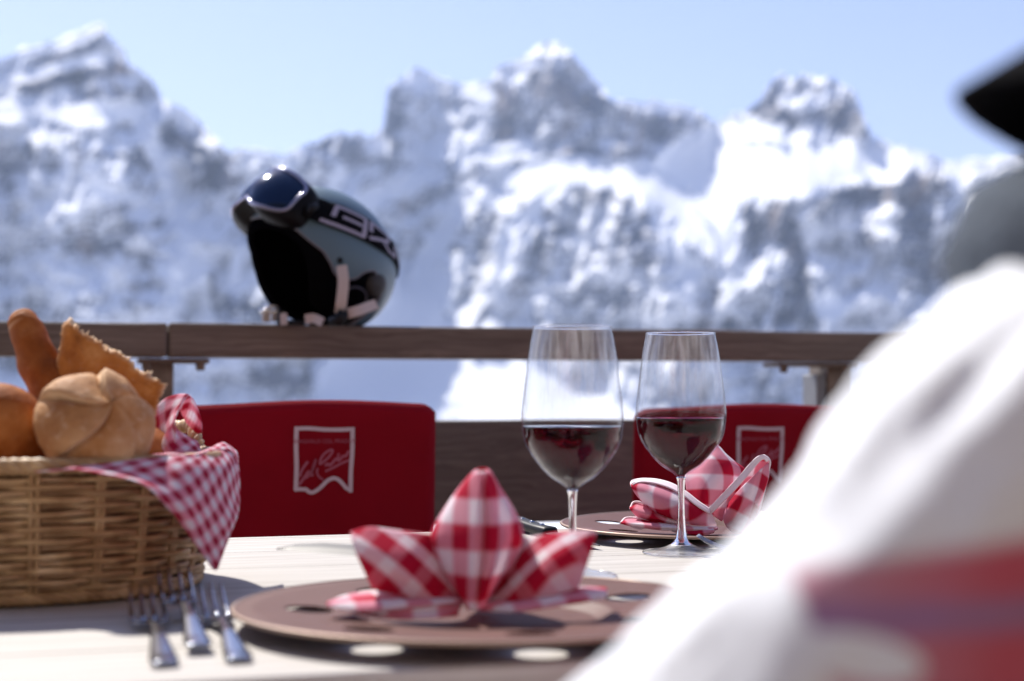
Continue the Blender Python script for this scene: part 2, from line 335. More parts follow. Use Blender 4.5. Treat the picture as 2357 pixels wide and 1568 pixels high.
b.grid(np.stack([XX, YY, ZZ], -1), flip=False)
m = mat('valley_snow', (.84, .86, .9), .9); t = NT(m); t.base(t.ramp(t.noise(t.coord('Object'), .02, 5), [(.35, (.70, .73, .8)), (.6, (.87, .89, .92))])); M['vsnow'] = m
tag(b.build('snow_field', M['vsnow']), kind='structure')

# ================================================================== DECK, RAILING
b = MB(); b.grid([[(-4, -3, 0), (4, -3, 0)], [(-4, 3.2, 0), (4, 4.6, 0)]]); tag(b.build('deck_floor', M['deck'], smooth=False), kind='structure')

RA = Vector((-.8435, 2.343, 0)); RB = Vector((.7064, 2.812, 0)); rdir = (RB - RA).normalized(); RANG = math.atan2(rdir.y, rdir.x); rn = Vector((-rdir.y, rdir.x, 0))
def on_rail(u, hz=.116):      # point on the front face line of the rail seen in column u
    x = (u - CU) / F_PX     # RA + s*rdir ; X = x*Y
    s = (x * RA.y - RA.x) / (rdir.x - x * rdir.y); return s
rail = empty('deck_railing', (RA.x, RA.y, 0), RANG)
tag(rail, 'brown wooden deck railing with thick top beam on pale posts, helmet standing on it', 'railing')
RT = CAMZ + .1155; RH = .0575; RD = .105
def beam(s0, s1, z0, z1, y0, y1, name, m_, bev=.0055, seedx=0):
    b = MB(); n = max(2, int((s1 - s0) / .05)); xs = np.linspace(s0, s1, n)
    def wob(x, k): return (vnoise(np.array([x * 9.0 + k * 7.1]), np.array([k * 3.3]), 4)[0] - .5) * .0022
    G = [[(x, y0 + wob(x, 1), z0 + wob(x, 2)), (x, y0 + wob(x, 3), z1 + wob(x, 4)), (x, y1, z1 + wob(x, 5)), (x, y1, z0)] for x in xs]
    b.grid(G, False, True, flip=True); k = len(b.v); b.f.append((0, 1, 2, 3)); b.f.append((k - 1, k - 2, k - 3, k - 4)); b.mi += [0, 0]
    return b.build(name, m_, rail, smooth=False, bevel=bev)
sj = on_rail(386)
beam(-1.2, sj - .0012, RT - RH, RT, 0, RD, 'handrail', M['rail'])
beam(sj + .0012, 3.0, RT - RH, RT + .0005, .001, RD, 'handrail', M['rail'])
zb = CAMZ - .0535
beam(-1.2, 3.0, zb - .19, zb, .02, .055, 'fence_board', M['board'])
beam(-1.2, 3.0, zb - .42, zb - .215, .021, .054, 'fence_board', M['board'])
beam(-1.2, 3.0, zb - .85, zb - .67, .021, .054, 'fence_board', M['board'])
beam(-1.2, 3.0, zb - .66, zb - .445, .02, .055, 'fence_board', M['board'])
def post(s, w, d=.07, y0=.056, m_='post'):
    b = MB(); b.box((s, y0 + d / 2, (RT - RH) / 2 - .002), (w, d, RT - RH - .004)); return b.build('post', M[m_], rail, smooth=False, bevel=.003)
def col_s(u, back): # s of the vertical plane 'back' behind the face, seen in column u
    o = RA + rn * back; x = (u - CU) / F_PX; return (x * o.y - o.x) / (rdir.x - x * rdir.y)
post((col_s(330, .056) + col_s(400, .056)) / 2, col_s(400, .056) - col_s(330, .056))
s0, s1, s2 = col_s(1878, .056), col_s(1903, .056), col_s(1958, .056)
post((s1 + s2) / 2 + .002, s2 - s1, .08)
b = MB(); b.box(((s0 + s1) / 2 - .001, .056 + .03, (RT - RH) / 2 - .01), (s1 - s0 - .004, .06, RT - RH - .03)); b.build('steel_post', M['galv'], rail, smooth=False, bevel=.003)
post(col_s(-350, .056), .06)
for ua, ub in ((318, 482), (1788, 1975)):
    sa, sb = col_s(ua, .02), col_s(ub, .02); b = MB(); b.box(((sa + sb) / 2, .05, RT - RH - .0065), (sb - sa, .06, .008))
    for q in (.12, .88):
        x = sa + (sb - sa) * q; b.lathe([(0, -.009), (.0075, -.009), (.0085, 0), (.0085, .004)], 8, (x, .034, RT - RH - .0135))
    b.build('bracket', M['rail'] if ua > 1000 else M['rail'], rail, smooth=False, bevel=.001)

# ================================================================== TABLE
TA = math.radians(16.2); tdir = Vector((math.cos(TA), math.sin(TA), 0)); tn = Vector((-math.sin(TA), math.cos(TA), 0))
far0 = Vector((.0721, 1.662, 0)); TW = .772
table = empty('wooden_table', (far0.x, far0.y, 0), TA)
tag(table, 'bleached wooden plank table top laid for a meal on the sunny terrace', 'table')
b = MB(); b.box((0, -TW / 2, TZ - .021), (2.4, TW, .042)); tt = b.build('table_top', M['table'], table, smooth=False, bevel=.004)
b = MB()
b.box((0, -TW / 2 - 0, TZ - .09), (2.0, TW - .16, .08)); b.build('table_apron', M['table'], table, smooth=False, bevel=.003)
for sx in (-1, 1):
    for yy in (-.14, -TW + .14):
        b = MB(); b.box((sx * .92, yy, (TZ - .05) / 2), (.07, .07, TZ - .052)); b.build('leg', M['table'], table, smooth=False, bevel=.003)

# ================================================================== CHAIRS
m = mat('red_canvas', (.30, .003, .012), .9, spec=.15); t = NT(m)
n1 = t.noise(t.coord('Object', (1, 1, 1)), 9, 3); w = t.noise(t.coord('Object', (1, 1, 1)), 900, 1)
t.base(t.mix(n1, (.21, .0018, .009), (.30, .0028, .015))); t.bump(t.math('ADD', w, t.math('MULTIPLY', n1, 6)), .25, .002); M['canvas'] = m
M['logo'] = mat('printed_logo', (.62, .50, .58), .8); M['logo_faint'] = mat('printed_signature', (.40, .10, .16), .8)
CT = .895; CW = .385; LX = .025
def ribbon(b, pts, w, y):
    pts = np.asarray(pts, float); n = len(pts); V = []
    for i in range(n):
        tng = pts[min(i + 1, n - 1)] - pts[max(i - 1, 0)]; tng /= max(1e-9, np.hypot(*tng)); nn = np.array([-tng[1], tng[0]]) * w / 2
        for sgn in (1, -1):
            q = pts[i] + nn * sgn; V.append((q[0], y(q[0], q[1]), q[1]))
    b.add(V, [(2 * i, 2 * i + 1, 2 * i + 3, 2 * i + 2) for i in range(n - 1)])
def make_chair():
    root = empty('chair')
    def ys(x, z): return -.018 + .30 * x * x - .06 * (z - .70)          # front face of the sling
    nx, nz = 50, 40; G = []; xs = np.linspace(-CW / 2, CW / 2, nx)
    def topz(x):
        e = abs(x) / (CW / 2); return CT - .003 + .004 * math.cos(x * 14 - .4) - (.012 * max(0, (e - .88) / .12) ** 2.2)
    b = MB()
    fr = []; bk = []
    for k, z in enumerate(np.linspace(0, 1, nz)):
        rowf = []; rowb = []
        for x in xs:
            zz = .60 + (topz(x) - .60) * z; e = max(0, (z - .95) / .05); q = max(0, (abs(x) / (CW / 2) - .94) / .06)
            th = .015 * math.sqrt(max(0, 1 - e * e)) * math.sqrt(max(0, 1 - q * q * .999)) ; yy = ys(x, zz) + .015
            wr = (math.sin(x * 60 + zz * 25) * .0006 + math.sin(zz * 90 + x * 20) * .0004)
            rowf.append((x, yy - th + wr, zz)); rowb.append((x, yy + th + wr, zz))
        fr.append(rowf); bk.append(rowb)
    for r_, z_i in zip(fr, range(nz)):
        for i in range(nx):
            x_, y_, z_ = r_[i]; dz_ = topz(x_) - z_; q = .0010 * math.exp(-((dz_ - .020) / .0022) ** 2); q += .0010 * math.exp(-((abs(x_) - CW / 2 + .012) / .0018) ** 2) if dz_ > .01 else 0
            q += .0022 * (fbm(np.array([x_ * 14 + 5]), np.array([z_ * 9 + x_ * 6]), 3, 77)[0] - .5) * min(1, abs(x_) * 9)
            r_[i] = (x_, y_ + q, z_)
    b.grid(fr, flip=True); b.grid(bk)
    b.grid([fr[0], bk[0]]); b.grid([[r_[0] for r_ in fr], [r_[0] for r_ in bk]]); b.grid([[r_[-1] for r_ in fr], [r_[-1] for r_ in bk]], flip=True); b.grid([fr[-1], bk[-1]], flip=True)
    back = b.build('backrest', M['canvas'], root)
    # printed emblem: flag outline with a wavy foot, signature across it
    k = .0965 / 1290.0; ox, oz = 735, 0
    def L(q): return [((x - 722) * k + LX, CT - .037 - (y - 120) * k) for x, y in q]
    yf = lambda x, z: ys(x, z) - .0012
    b = MB(); out = [(186, 160), (420, 150), (700, 178), (1000, 185), (1262, 172), (1262, 600), (1245, 1000), (1240, 1370)]
    ribbon(b, cr(L([(186, 120), (182, 500), (195, 900), (186, 1345)]), 24), 82 * k, yf)
    ribbon(b, cr(L([(150, 160), (420, 155), (700, 178), (1000, 185), (1300, 175)]), 24), 74 * k, lambda x, z: yf(x, z) - .0004)
    ribbon(b, cr(L([(1262, 140), (1262, 600), (1240, 1000), (1238, 1400)]), 24), 80 * k, lambda x, z: yf(x, z) - .0008)
    ribbon(b, cr(L([(160, 1325), (260, 1318), (330, 1325), (380, 1325), (430, 1370), (500, 1385), (580, 1350), (680, 1270), (780, 1170), (900, 1118), (1000, 1150), (1090, 1240), (1150, 1310), (1230, 1350)]), 70), 72 * k, lambda x, z: yf(x, z) - .0012)
    b.build('emblem', M['logo'], back, smooth=False)
    b = MB()
    for q, w in (([(410, 790), (330, 900), (275, 1010), (262, 1080)], 50), ([(240, 1240), (300, 1160), (350, 1090), (430, 980), (420, 1060), (360, 1110)], 52), ([(400, 1060), (470, 1030), (560, 750), (530, 870), (470, 1050), (520, 1040)], 46),
                 ([(640, 860), (650, 760), (730, 640), (850, 570), (880, 600), (820, 700), (720, 790), (640, 850)], 44), ([(600, 920), (585, 1000), (620, 1080), (710, 1150)], 36),
                 ([(740, 880), (790, 840), (830, 870), (900, 800), (960, 740), (1000, 780), (1080, 700), (1140, 690), (1200, 590)], 50), ([(745, 985), (900, 915), (1060, 830), (1215, 775)], 42), ([(1000, 640), (985, 740)], 36)):
        ribbon(b, cr(L(q), 30), w * k, lambda x, z: yf(x, z) - .0002)
    b.build('signature', M['logo_faint'], back, smooth=False)
    tc = bpy.data.curves.new('small_print', 'FONT'); tc.body = 'BERGHAUS COL PRADAT'; tc.size = .0078; tc.align_x = 'CENTER'; tc.extrude = .0001
    tmp = bpy.data.objects.new('tmp', tc); COL.objects.link(tmp); me_ = bpy.data.meshes.new_from_object(tmp); bpy.data.objects.remove(tmp)
    me_.name = 'small_print'; me_.materials.clear(); me_.materials.append(M['logo_faint']); to = bpy.data.objects.new('small_print', me_); COL.objects.link(to); to.parent = back; to.rotation_euler = (R(90), 0, 0); to.location = (LX, ys(LX, .84) - .0012, CT - .037 - 320 * k)
    # frame, seat, legs
    for sx in (-1, 1):
        b = MB(); b.tube([(sx * (CW / 2 - .045), .022, .40), (sx * (CW / 2 - .045), .026, .6), (sx * (CW / 2 - .045), .022, .84)], .009, 10); b.build('back_post', M['galv'], root)
    b = MB(); G = [[(x, y, .445 - .010 * math.cos(x / CW * 3.1)) for x in np.linspace(-CW / 2, CW / 2, 14)] for y in np.linspace(-.40, 0.0, 10)]; b.grid(G); b.build('seat', M['canvas'], root, solid=.012)
    for sx in (-1, 1):
        for y0, y1 in ((-.38, -.40), (0.0, .05)):
            b = MB(); b.tube([(sx * (CW / 2 - .014), y0, .44), (sx * (CW / 2 - .012), y1, 0.0)], .010, 10); b.build('leg', M['galv'], root)
    return root
c1 = make_chair(); pc = P(700, 925, 2.06); c1.location = (pc.x, pc.y + .01, 0); c1.rotation_euler = (0, 0, R(14))
tag(c1, 'red canvas chair back with white flag emblem, behind the bread basket', 'chair', 'red canvas chairs at the far side of the table')
c2 = copy_tree(c1); pc = P(1702, 940, 2.42); c2.location = (pc.x, pc.y, -.0085); c2.rotation_euler = (0, 0, R(16))
tag(c2, 'red canvas chair back behind the further napkin, partly hidden by the person', 'chair', 'red canvas chairs at the far side of the table')

# ================================================================== WINE GLASSES
g = bpy.data.materials.new('thin_glass'); g.use_nodes = True; nt = g.node_tree; nt.nodes.clear()
o_ = nt.nodes.new('ShaderNodeOutputMaterial'); mx = nt.nodes.new('ShaderNodeMixShader'); tr = nt.nodes.new('ShaderNodeBsdfTransparent'); gl = nt.nodes.new('ShaderNodeBsdfGlossy'); 
gl.inputs['Roughness'].default_value = .0; tr.inputs[0].default_value = (.975, .98, .985, 1)
lw = nt.nodes.new('ShaderNodeLayerWeight'); pw = nt.nodes.new('ShaderNodeMath'); pw.operation = 'POWER'; pw.inputs[1].default_value = 5.0; ma = nt.nodes.new('ShaderNodeMath'); ma.operation = 'MULTIPLY_ADD'; ma.inputs[1].default_value = .60; ma.inputs[2].default_value = .007
nt.links.new(lw.outputs['Facing'], pw.inputs[0]); nt.links.new(pw.outputs[0], ma.inputs[0]); nt.links.new(ma.outputs[0], mx.inputs[0])
df = nt.nodes.new('ShaderNodeBsdfGlossy'); df.inputs['Roughness'].default_value = .35; df.inputs[0].default_value = (1, 1, 1, 1); df2 = nt.nodes.new('ShaderNodeBsdfTranslucent'); df2.inputs[0].default_value = (.9, .9, .95, 1); hz_ = nt.nodes.new('ShaderNodeMixShader'); hz_.inputs[0].default_value = .35
nt.links.new(df.outputs[0], hz_.inputs[1]); nt.links.new(df2.outputs[0], hz_.inputs[2])
tc = nt.nodes.new('ShaderNodeTexCoord'); mp = nt.nodes.new('ShaderNodeMapping'); mp.inputs['Scale'].default_value = (170, 170, 9); nz_ = nt.nodes.new('ShaderNodeTexNoise'); nz_.inputs['Scale'].default_value = 1.0; nz_.inputs['Detail'].default_value = 3
mr = nt.nodes.new('ShaderNodeMapRange'); mr.inputs[1].default_value = .42; mr.inputs[2].default_value = .75; mr.inputs[3].default_value = .03; mr.inputs[4].default_value = .16
nt.links.new(tc.outputs['Object'], mp.inputs[0]); nt.links.new(mp.outputs[0], nz_.inputs['Vector']); nt.links.new(nz_.outputs[0], mr.inputs[0]); sm = nt.nodes.new('ShaderNodeMixShader'); sz = nt.nodes.new('ShaderNodeSeparateXYZ'); nt.links.new(tc.outputs['Object'], sz.inputs[0]); mz = nt.nodes.new('ShaderNodeMapRange'); mz.inputs[1].default_value = .136; mz.inputs[2].default_value = .165; mz.inputs[3].default_value = .0; mm = nt.nodes.new('ShaderNodeMath'); mm.operation = 'MULTIPLY'; nt.links.new(sz.outputs[2], mz.inputs[0]); nt.links.new(mr.outputs[0], mm.inputs[0]); nt.links.new(mz.outputs[0], mm.inputs[1]); nt.links.new(mm.outputs[0], sm.inputs[0]); nt.links.new(tr.outputs[0], mx.inputs[1]); nt.links.new(gl.outputs[0], mx.inputs[2]); nt.links.new(mx.outputs[0], sm.inputs[1]); nt.links.new(hz_.outputs[0], sm.inputs[2]); nt.links.new(sm.outputs[0], o_.inputs[0]); M['thin_glass'] = g
M['glass'] = mat('solid_glass', (1, 1, 1), 0.0, Transmission_Weight=1.0, IOR=1.5)
wv = mat('red_wine', (.055, .0006, .003), 0.0, Transmission_Weight=1.0, IOR=1.33, spec=.07); M['wine'] = wv
M['glass_rim'] = mat('glass_rim', (1, 1, 1), .06, Transmission_Weight=1.0, IOR=1.5)
M['foot_glass'] = g.copy(); M['foot_glass'].name = 'foot_glass'
ft_ = M['foot_glass'].node_tree
for n_ in ft_.nodes:
    if n_.type == 'MIX_SHADER' and n_.inputs[0].is_linked and n_.inputs[0].links[0].from_node.type == 'MATH' and n_.inputs[0].links[0].from_node.operation == 'MULTIPLY': ft_.links.remove(n_.inputs[0].links[0]); n_.inputs[0].default_value = .16
M['wine_film'] = g.copy(); M['wine_film'].name = 'wine_film'
for n_ in M['wine_film'].node_tree.nodes:
    if n_.type == 'BSDF_TRANSPARENT': n_.inputs[0].default_value = (.52, .10, .16, 1)
PROF = [(.0347, .2203), (.0385, .200), (.0416, .176), (.0438, .160), (.0451, .148), (.0454, .1366), (.0437, .1234), (.0415, .116), (.0379, .109), (.0340, .1035), (.0291, .097), (.0248, .0924), (.0203, .088), (.0155, .0847), (.0109, .082), (.0072, .0795), (.0053, .0776)]
def make_glass(level):
    root = empty('wine_glass'); pr = cr(PROF, 60)
    b = MB(); th = .0007
    b.lathe([(r_, z) for r_, z in pr] + [(.0, .0772)], 96)
    b.lathe([(.0001, .0795)] + [(max(.0001, r_ - th), z + .0012) for r_, z in pr[::-1] if z > .079], 96)
    bw = b.build('bowl', M['thin_glass'], root)
    b = MB(); b.tube([(.03440 * math.cos(q / 48 * math.pi), .03440 * math.sin(q / 48 * math.pi), .2206) for q in range(96)], .00075, 8, closed=True); b.build('rim', M['glass_rim'], bw)
    inn = [(r_ - .0009, z + .0012) for r_, z in pr if z < level][::-1]
    r_l = np.interp(level, [q[1] for q in pr[::-1]], [q[0] for q in pr[::-1]]) - .0009
    b = MB(); b.lathe([(.0001, inn[0][1] - .0006)] + inn + [(r_l, level), (r_l - .0004, level + .00002), (r_l * .5, level + .00003), (.0001, level + .00003)], 96)
    b.build('wine', M['wine'], root)
    st = cr([(.0001, .0768), (.0047, .0762), (.0042, .073), (.0036, .066), (.0032, .053), (.0034, .044), (.0037, .035), (.0049, .021), (.0067, .0132), (.0106, .0094)], 40)
    ft = [(.0106, .0094), (.016, .0066), (.024, .0042), (.032, .0026), (.0378, .0018), (.0388, .0013), (.0382, .0006), (.030, .0008), (.0001, .0012)]
    b = MB(); b.lathe([tuple(x) for x in st] + [(.0112, .0088), (.0001, .0084)], 72); b.build('stem', M['glass'], root)
    b = MB(); b.lathe(ft[:-2] + [(.030, .0006), (.0001, .0006)], 96); fo = b.build('foot', M['foot_glass'], root)
    b = MB(); b.tube([(.0383 * math.cos(q / 48 * math.pi), .0383 * math.sin(q / 48 * math.pi), .0013) for q in range(96)], .0009, 8, closed=True); b.build('foot_rim', M['glass_rim'], fo)
    return root
def glass_at(u, Y, level, label):
    r_ = make_glass(level); r_.scale = (.975,) * 3 if u > 1400 else (.968,) * 3; r_.location = ((u - CU) / F_PX * Y, Y, TZ + .0004)
    return tag(r_, label, 'wine glass', 'half full glasses of red wine')
glass_at(1317, 1.222, .1325, 'large glass of red wine standing nearer, between the crown napkin and the second glass')
gl2 = glass_at(1566, 1.395, .1355, 'glass of red wine in sharp focus in front of the further folded napkin')

# thin red film the wine has left on the inside of the second glass
b = MB(); pz = [q[1] for q in PROF[::-1]]; pr = [q[0] for q in PROF[::-1]]; G = []
for a in np.linspace(R(195), R(375), 90):
    top = .1355 + .0002 + .0085 * max(0, math.sin((a - R(195)) / R(180) * math.pi)) ** .6 * (.75 + .25 * math.cos((a - R(235)) * 1.3)) + .0006 * (fbm(np.array([a * 9]), np.array([2.0]), 3, 4)[0] - .5)
    G.append([((np.interp(z, pz, pr) - .0012) * math.cos(a), (np.interp(z, pz, pr) - .0012) * math.sin(a), z) for z in np.linspace(.1355, top, 8)])
b.grid(G); b.build('wine_trace', M['wine_film'], gl2)
# ================================================================== PLATES
m = mat('brown_enamel', (.10, .045, .036), .6, spec=.3); t = NT(m); t.bump(t.noise(t.coord('Object'), 1500, 2), .15, .0005)
n1 = t.noise(t.coord('Object'), 14, 4); sp_ = t.n('MapRange', i_0=t.noise(t.coord('Object'), 520, 2, .5), i_1=.70, i_2=.76).outputs[0]; sc_ = t.n('MapRange', i_0=t.noise(t.coord('Object', (6, 160, 1), (0, 0, .6)), 3, 3, .5), i_1=.62, i_2=.70).outputs[0]
t.base(t.mix(t.math('MULTIPLY', t.math('ADD', sp_, sc_), .35), t.mix(n1, (.080, .027, .020), (.120, .044, .033)), (.30, .22, .18))); M['plate'] = m
M['plate_edge'] = mat('plate_rolled_edge', (.30, .21, .16), .45, .4)
def make_plate(hole0, nh=7):
    root = empty('charger_plate'); RR = .168; b = MB(); nr, na = 90, 560
    hr = .0165; hc = .70 * RR
    def zp(r_):
        return .0075 + .0045 * min(1, max(0, (r_ - .095) / .06)) ** 1.2 if r_ > .088 else (.0015 + .006 * min(1, max(0, (r_ - .078) / .010)))
    # polar sheet with round holes: snap ring vertices near a hole edge onto it
    hs = [(hc * math.cos(hole0 + 2 * math.pi * k / nh), hc * math.sin(hole0 + 2 * math.pi * k / nh)) for k in range(nh)]
    rs = np.concatenate([np.linspace(0.0005, .07, 8), np.linspace(.072, RR, 80)]); V = []; inside = []
    for r_ in rs:
        for a in range(na):
            th = 2 * math.pi * a / na; x, y = r_ * math.cos(th), r_ * math.sin(th); ins = False
            for hx, hy in hs:
                d = math.hypot(x - hx, (y - hy))
                if d < hr + .0011:
                    if d > hr - .0014: x, y = hx + (x - hx) / d * hr, hy + (y - hy) / d * hr
                    else: ins = True
                    break
            V.append((x, y, zp(math.hypot(x, y)))); inside.append(ins)
    F = []
    for i in range(len(rs) - 1):
        for a in range(na):
            q = (i * na + a, i * na + (a + 1) % na, (i + 1) * na + (a + 1) % na, (i + 1) * na + a)
            if not any(inside[k] for k in q): F.append(q)
    b.add(V, F); b.build('dish', M['plate'], root, solid=.0016)
    b = MB(); b.tube([(RR * math.cos(2 * math.pi * k / 160), RR * math.sin(2 * math.pi * k / 160), zp(RR)) for k in range(160)], .0017, 8, closed=True); b.build('rim', M['plate_edge'], root)
    return root
p1 = make_plate(R(183)); X1 = -.0200; Y1 = .975; p1.scale = (1, .9, 1); p1.location = (X1, Y1, TZ + .0015)
tag(p1, 'brown metal charger plate with round holes under the nearer crown napkin', 'plate', 'brown charger plates with round holes')
p2 = copy_tree(p1); X2 = .215; Y2 = 1.575; p2.scale = (.955, .955, .955); p2.location = (X2, Y2, TZ + .0015); p2.rotation_euler = (0, 0, R(28))
tag(p2, 'brown metal charger plate with round holes behind the sharp wine glass', 'plate', 'brown charger plates with round holes')
# ================================================================== SKI HELMET with goggles
HY = 2.545; hc_ = P(736, 600, HY); helmet = empty('ski_helmet', (hc_.x, hc_.y, hc_.z))
HM = Euler((0, 0, math.pi + R(40))).to_matrix() @ Euler((0, R(-24), 0)).to_matrix()
helmet.rotation_euler = HM.to_euler()
tag(helmet, 'grey blue ski helmet with black liner and white straps sitting on the top beam', 'helmet')
m = mat('matte_shell', (.100, .165, .215), .42, spec=.4); t = NT(m); t.bump(t.noise(t.coord('Object'), 900, 2), .05, .0004); M['shell'] = m
M['liner'] = mat('black_liner', (.003, .003, .004), .95, spec=.0)
M['web'] = mat('white_webbing', (.55, .48, .47), .85)
HA, HB, HC_ = .149, .119, .128
def hp(az, el, k=1.0, off=0.0):
    a, e = R(az), R(el); return Vector(((HA * k + off) * math.cos(a) * math.cos(e), (HB * k + off) * math.sin(a) * math.cos(e), (HC_ * k + off) * math.sin(e)))
def bound(az, tab):
    a = abs((az + 180) % 360 - 180); q = np.asarray(tab, float); return float(np.interp(a, q[:, 0], q[:, 1]))
SB = [(0, 4), (30, 4), (42, 0), (56, -6), (67, -9), (75, -15), (81, -21), (90, -21), (97, -16), (101, -7), (108, -2), (117, -3), (126, -7), (131, -14), (133, -24), (136, -42), (142, -50), (152, -51), (165, -46), (180, -44)]
LB = [(0, -3), (30, -4), (50, -12), (60, -26), (66, -42), (74, -54), (90, -58), (112, -58), (132, -54), (160, -50), (180, -46)]
def dome(name, tab, k0, k1, m_, par, n=144, nn=40, rib=False):
    b = MB(); O = []; I = []
    for i in range(n):
        az = 360 * i / n; e0 = bound(az, tab); ro = []; ri = []
        for j in range(nn):
            tq = j / (nn - 1); el = e0 + (90 - e0) * tq
            ro.append(hp(az, el, k0)); ri.append(hp(az, el, k1))
        O.append(ro); I.append(ri)
    b.grid(O, cu=True); b.grid(I, cu=True, flip=True); b.grid([[O[i][0], I[i][0]] for i in range(n)], cu=True, flip=True)
    return b.build(name, m_, par)
sh = dome('shell', SB, 1.0, .965, M['shell'], helmet)
dome('liner', LB, .958, .87, M['liner'], helmet)
b = MB(); n = 144; b.tube([hp(360 * i / n, bound(360 * i / n, SB), .985) for i in range(n)], .0026, 6, closed=True); b.build('shell_trim', mat('grey_trim', (.16, .16, .19), .5), sh)
for az, el in ((80, -10), (146, -42)):
    for s_ in (1, -1):
        b = MB(); p = hp(az * s_, el, 1.004); b.tube([p * .985, p * 1.008], .0055, 12); b.build('rivet', M['black_plastic'], sh)
for s_ in (1, -1):   # soft ear pads with a raised ring, and a rubber cup at the shell notch
    b = MB(); G = []
    for i in range(24):
        aa = 2 * math.pi * i / 24; row = []
        for r_, off in ((1.0, -.012), (.95, -.002), (.7, .002), (.35, .0), (.02, -.001)):
            p = hp(s_ * (102 + 27 * r_ * math.cos(aa)), -34 + 24 * r_ * math.sin(aa), .97, off); row.append(p)
        G.append(row)
    b.grid(G, cu=True, flip=s_ < 0); ep = b.build('ear_pad', M['liner'], helmet)
    b = MB(); b.tube([hp(s_ * (108 + 13 * math.cos(q / 20 * 6.283)), -32 + 12 * math.sin(q / 20 * 6.283), .985) for q in range(20)], .002, 6, closed=True); b.build('piping', mat('dark_piping', (.05, .045, .07), .6), ep)
    b = MB(); G = []
    for i in range(20):
        aa = 2 * math.pi * i / 20; G.append([hp(s_ * (119 + 11 * r_ * math.cos(aa)), -10 + 10 * r_ * math.sin(aa), 1.0, off) for r_, off in ((1, -.006), (.92, .0015), (.5, .003), (.03, .003))])
    b.grid(G, cu=True, flip=s_ < 0); b.build('rubber_cup', mat('rubber_cup', (.03, .026, .026), .7), helmet)
inv = HM.transposed()
def H(u, v, Y): return inv @ (P(u, v, Y) - hc_)
def strapz(pts, w, name, m_=None, par=None, th=.0016):
    b = MB(); pts = [Vector(p) for p in cr(pts, 16)]; V = []
    camd = inv @ Vector((0, 1, 0))
    for i, p in enumerate(pts):
        tg = (pts[min(i + 1, 15)] - pts[max(i - 1, 0)]).normalized(); sd = tg.cross(camd).normalized() * w / 2; dn = sd.cross(tg).normalized() * th
        V += [p + sd + dn, p - sd + dn, p - sd - dn, p + sd - dn]
    F = [(4 * i + a, 4 * i + (a + 1) % 4, 4 * i + 4 + (a + 1) % 4, 4 * i + 4 + a) for i in range(15) for a in range(4)] + [(3, 2, 1, 0), (60, 61, 62, 63)]
    b.add(V, F); return b.build(name, m_ or M['web'], par or helmet, smooth=False)
NY = 2.418
s_1 = strapz([H(786, 612, NY + .006), H(790, 650, NY), H(785, 700, NY), H(782, 722, NY + .01)], .0185, 'chin_strap')
strapz([H(792, 724, NY), H(822, 716, NY - .003), H(866, 700, NY + .02)], .0175, 'chin_strap')
strapz([H(702, 735, NY + .03), H(722, 733, NY + .03), H(742, 742, NY + .02)], .016, 'chin_strap')
strapz([H(652, 722, NY + .05), H(654, 748, NY + .045)], .0125, 'strap_end')
b = MB(); b.tube([H(792, 718, NY - .006), H(780, 738, NY - .004), H(758, 742, NY)], [.009, .012, .008], 10); b.tube([H(776, 722, NY - .005), H(796, 724, NY - .005)], .0022, 8); b.tube([H(796, 712, NY - .005), H(798, 746, NY - .002)], .0022, 8); b.build('strap_slider', M['black_plastic'], helmet)
# buckle lying on the beam under the far ear
b = MB()
for (u, v) in ((613, 729), (634, 728)): b.box(H(u, v, 2.53), (.014, .006, .019), inv @ Euler((R(10), 0, R(20))).to_matrix()) if u < 620 else None
b.build('chin_strap', M['web'], helmet, smooth=False, bevel=.0015)
b = MB(); b.box(H(634, 728, 2.53), (.014, .006, .019), inv @ Euler((R(10), 0, R(20))).to_matrix()); b.build('chin_strap', M['web'], helmet, smooth=False, bevel=.0015)
b = MB(); b.tube([H(598, 718, 2.52), H(614, 712, 2.515), H(628, 718, 2.515), H(646, 713, 2.51), H(652, 726, 2.51)], .0038, 8); b.tube([H(606, 707, 2.53), H(640, 704, 2.53)], .004, 8); b.build('buckle', mat('chrome_buckle', (.7, .7, .72), .12, 1.0), helmet)
b = MB(); b.tube([H(644, 712, 2.51), H(642, 742, 2.50), H(668, 743, 2.47), H(700, 744, 2.46)], .005, 8); b.build('buckle_body', M['black_plastic'], helmet)

# goggles pushed up on the brow; a thing of their own, resting on the helmet
GE = 22; gpos = hp(0, GE, 1.0) + Vector((math.cos(R(GE)), 0, math.sin(R(GE)))) * .040
gog = empty('ski_goggles'); gog.matrix_world = Matrix.Translation(hc_) @ HM.to_4x4()
tag(gog, 'black ski goggles with dark blue lens and lettered strap pushed up on the helmet', 'goggles')
GM = Euler((0, R(-GE), 0)).to_matrix()
def gp(a, bz, x=0.0, grow=1.0):
    """a, bz in -1..1 across the goggle, x forward"""
    y = .084 * a * grow; z = .047 * bz * grow; z *= (1 - .16 * a * a)
    if bz < 0: z += .020 * math.exp(-(a / .24) ** 2) * (-bz)
    xx = x - .050 * abs(a) ** 2.1 - .010 * bz * bz
    return gpos + GM @ Vector((xx, y, z))
def sup(ph, e=.42): c, s_ = math.cos(ph), math.sin(ph); return math.copysign(abs(c) ** e, c), math.copysign(abs(s_) ** e, s_)
n = 96; b = MB(); b.grid([[gp(*(q * r_ for q in sup(2 * math.pi * i / n, .42 + (1 - r_) * .58))) for r_ in np.linspace(1, .001, 16)] for i in range(n)], cu=True)
m = mat('blue_mirror_lens', (.018, .036, .075), .10, .7); M['lens'] = m
b.build('lens', M['lens'], gog)
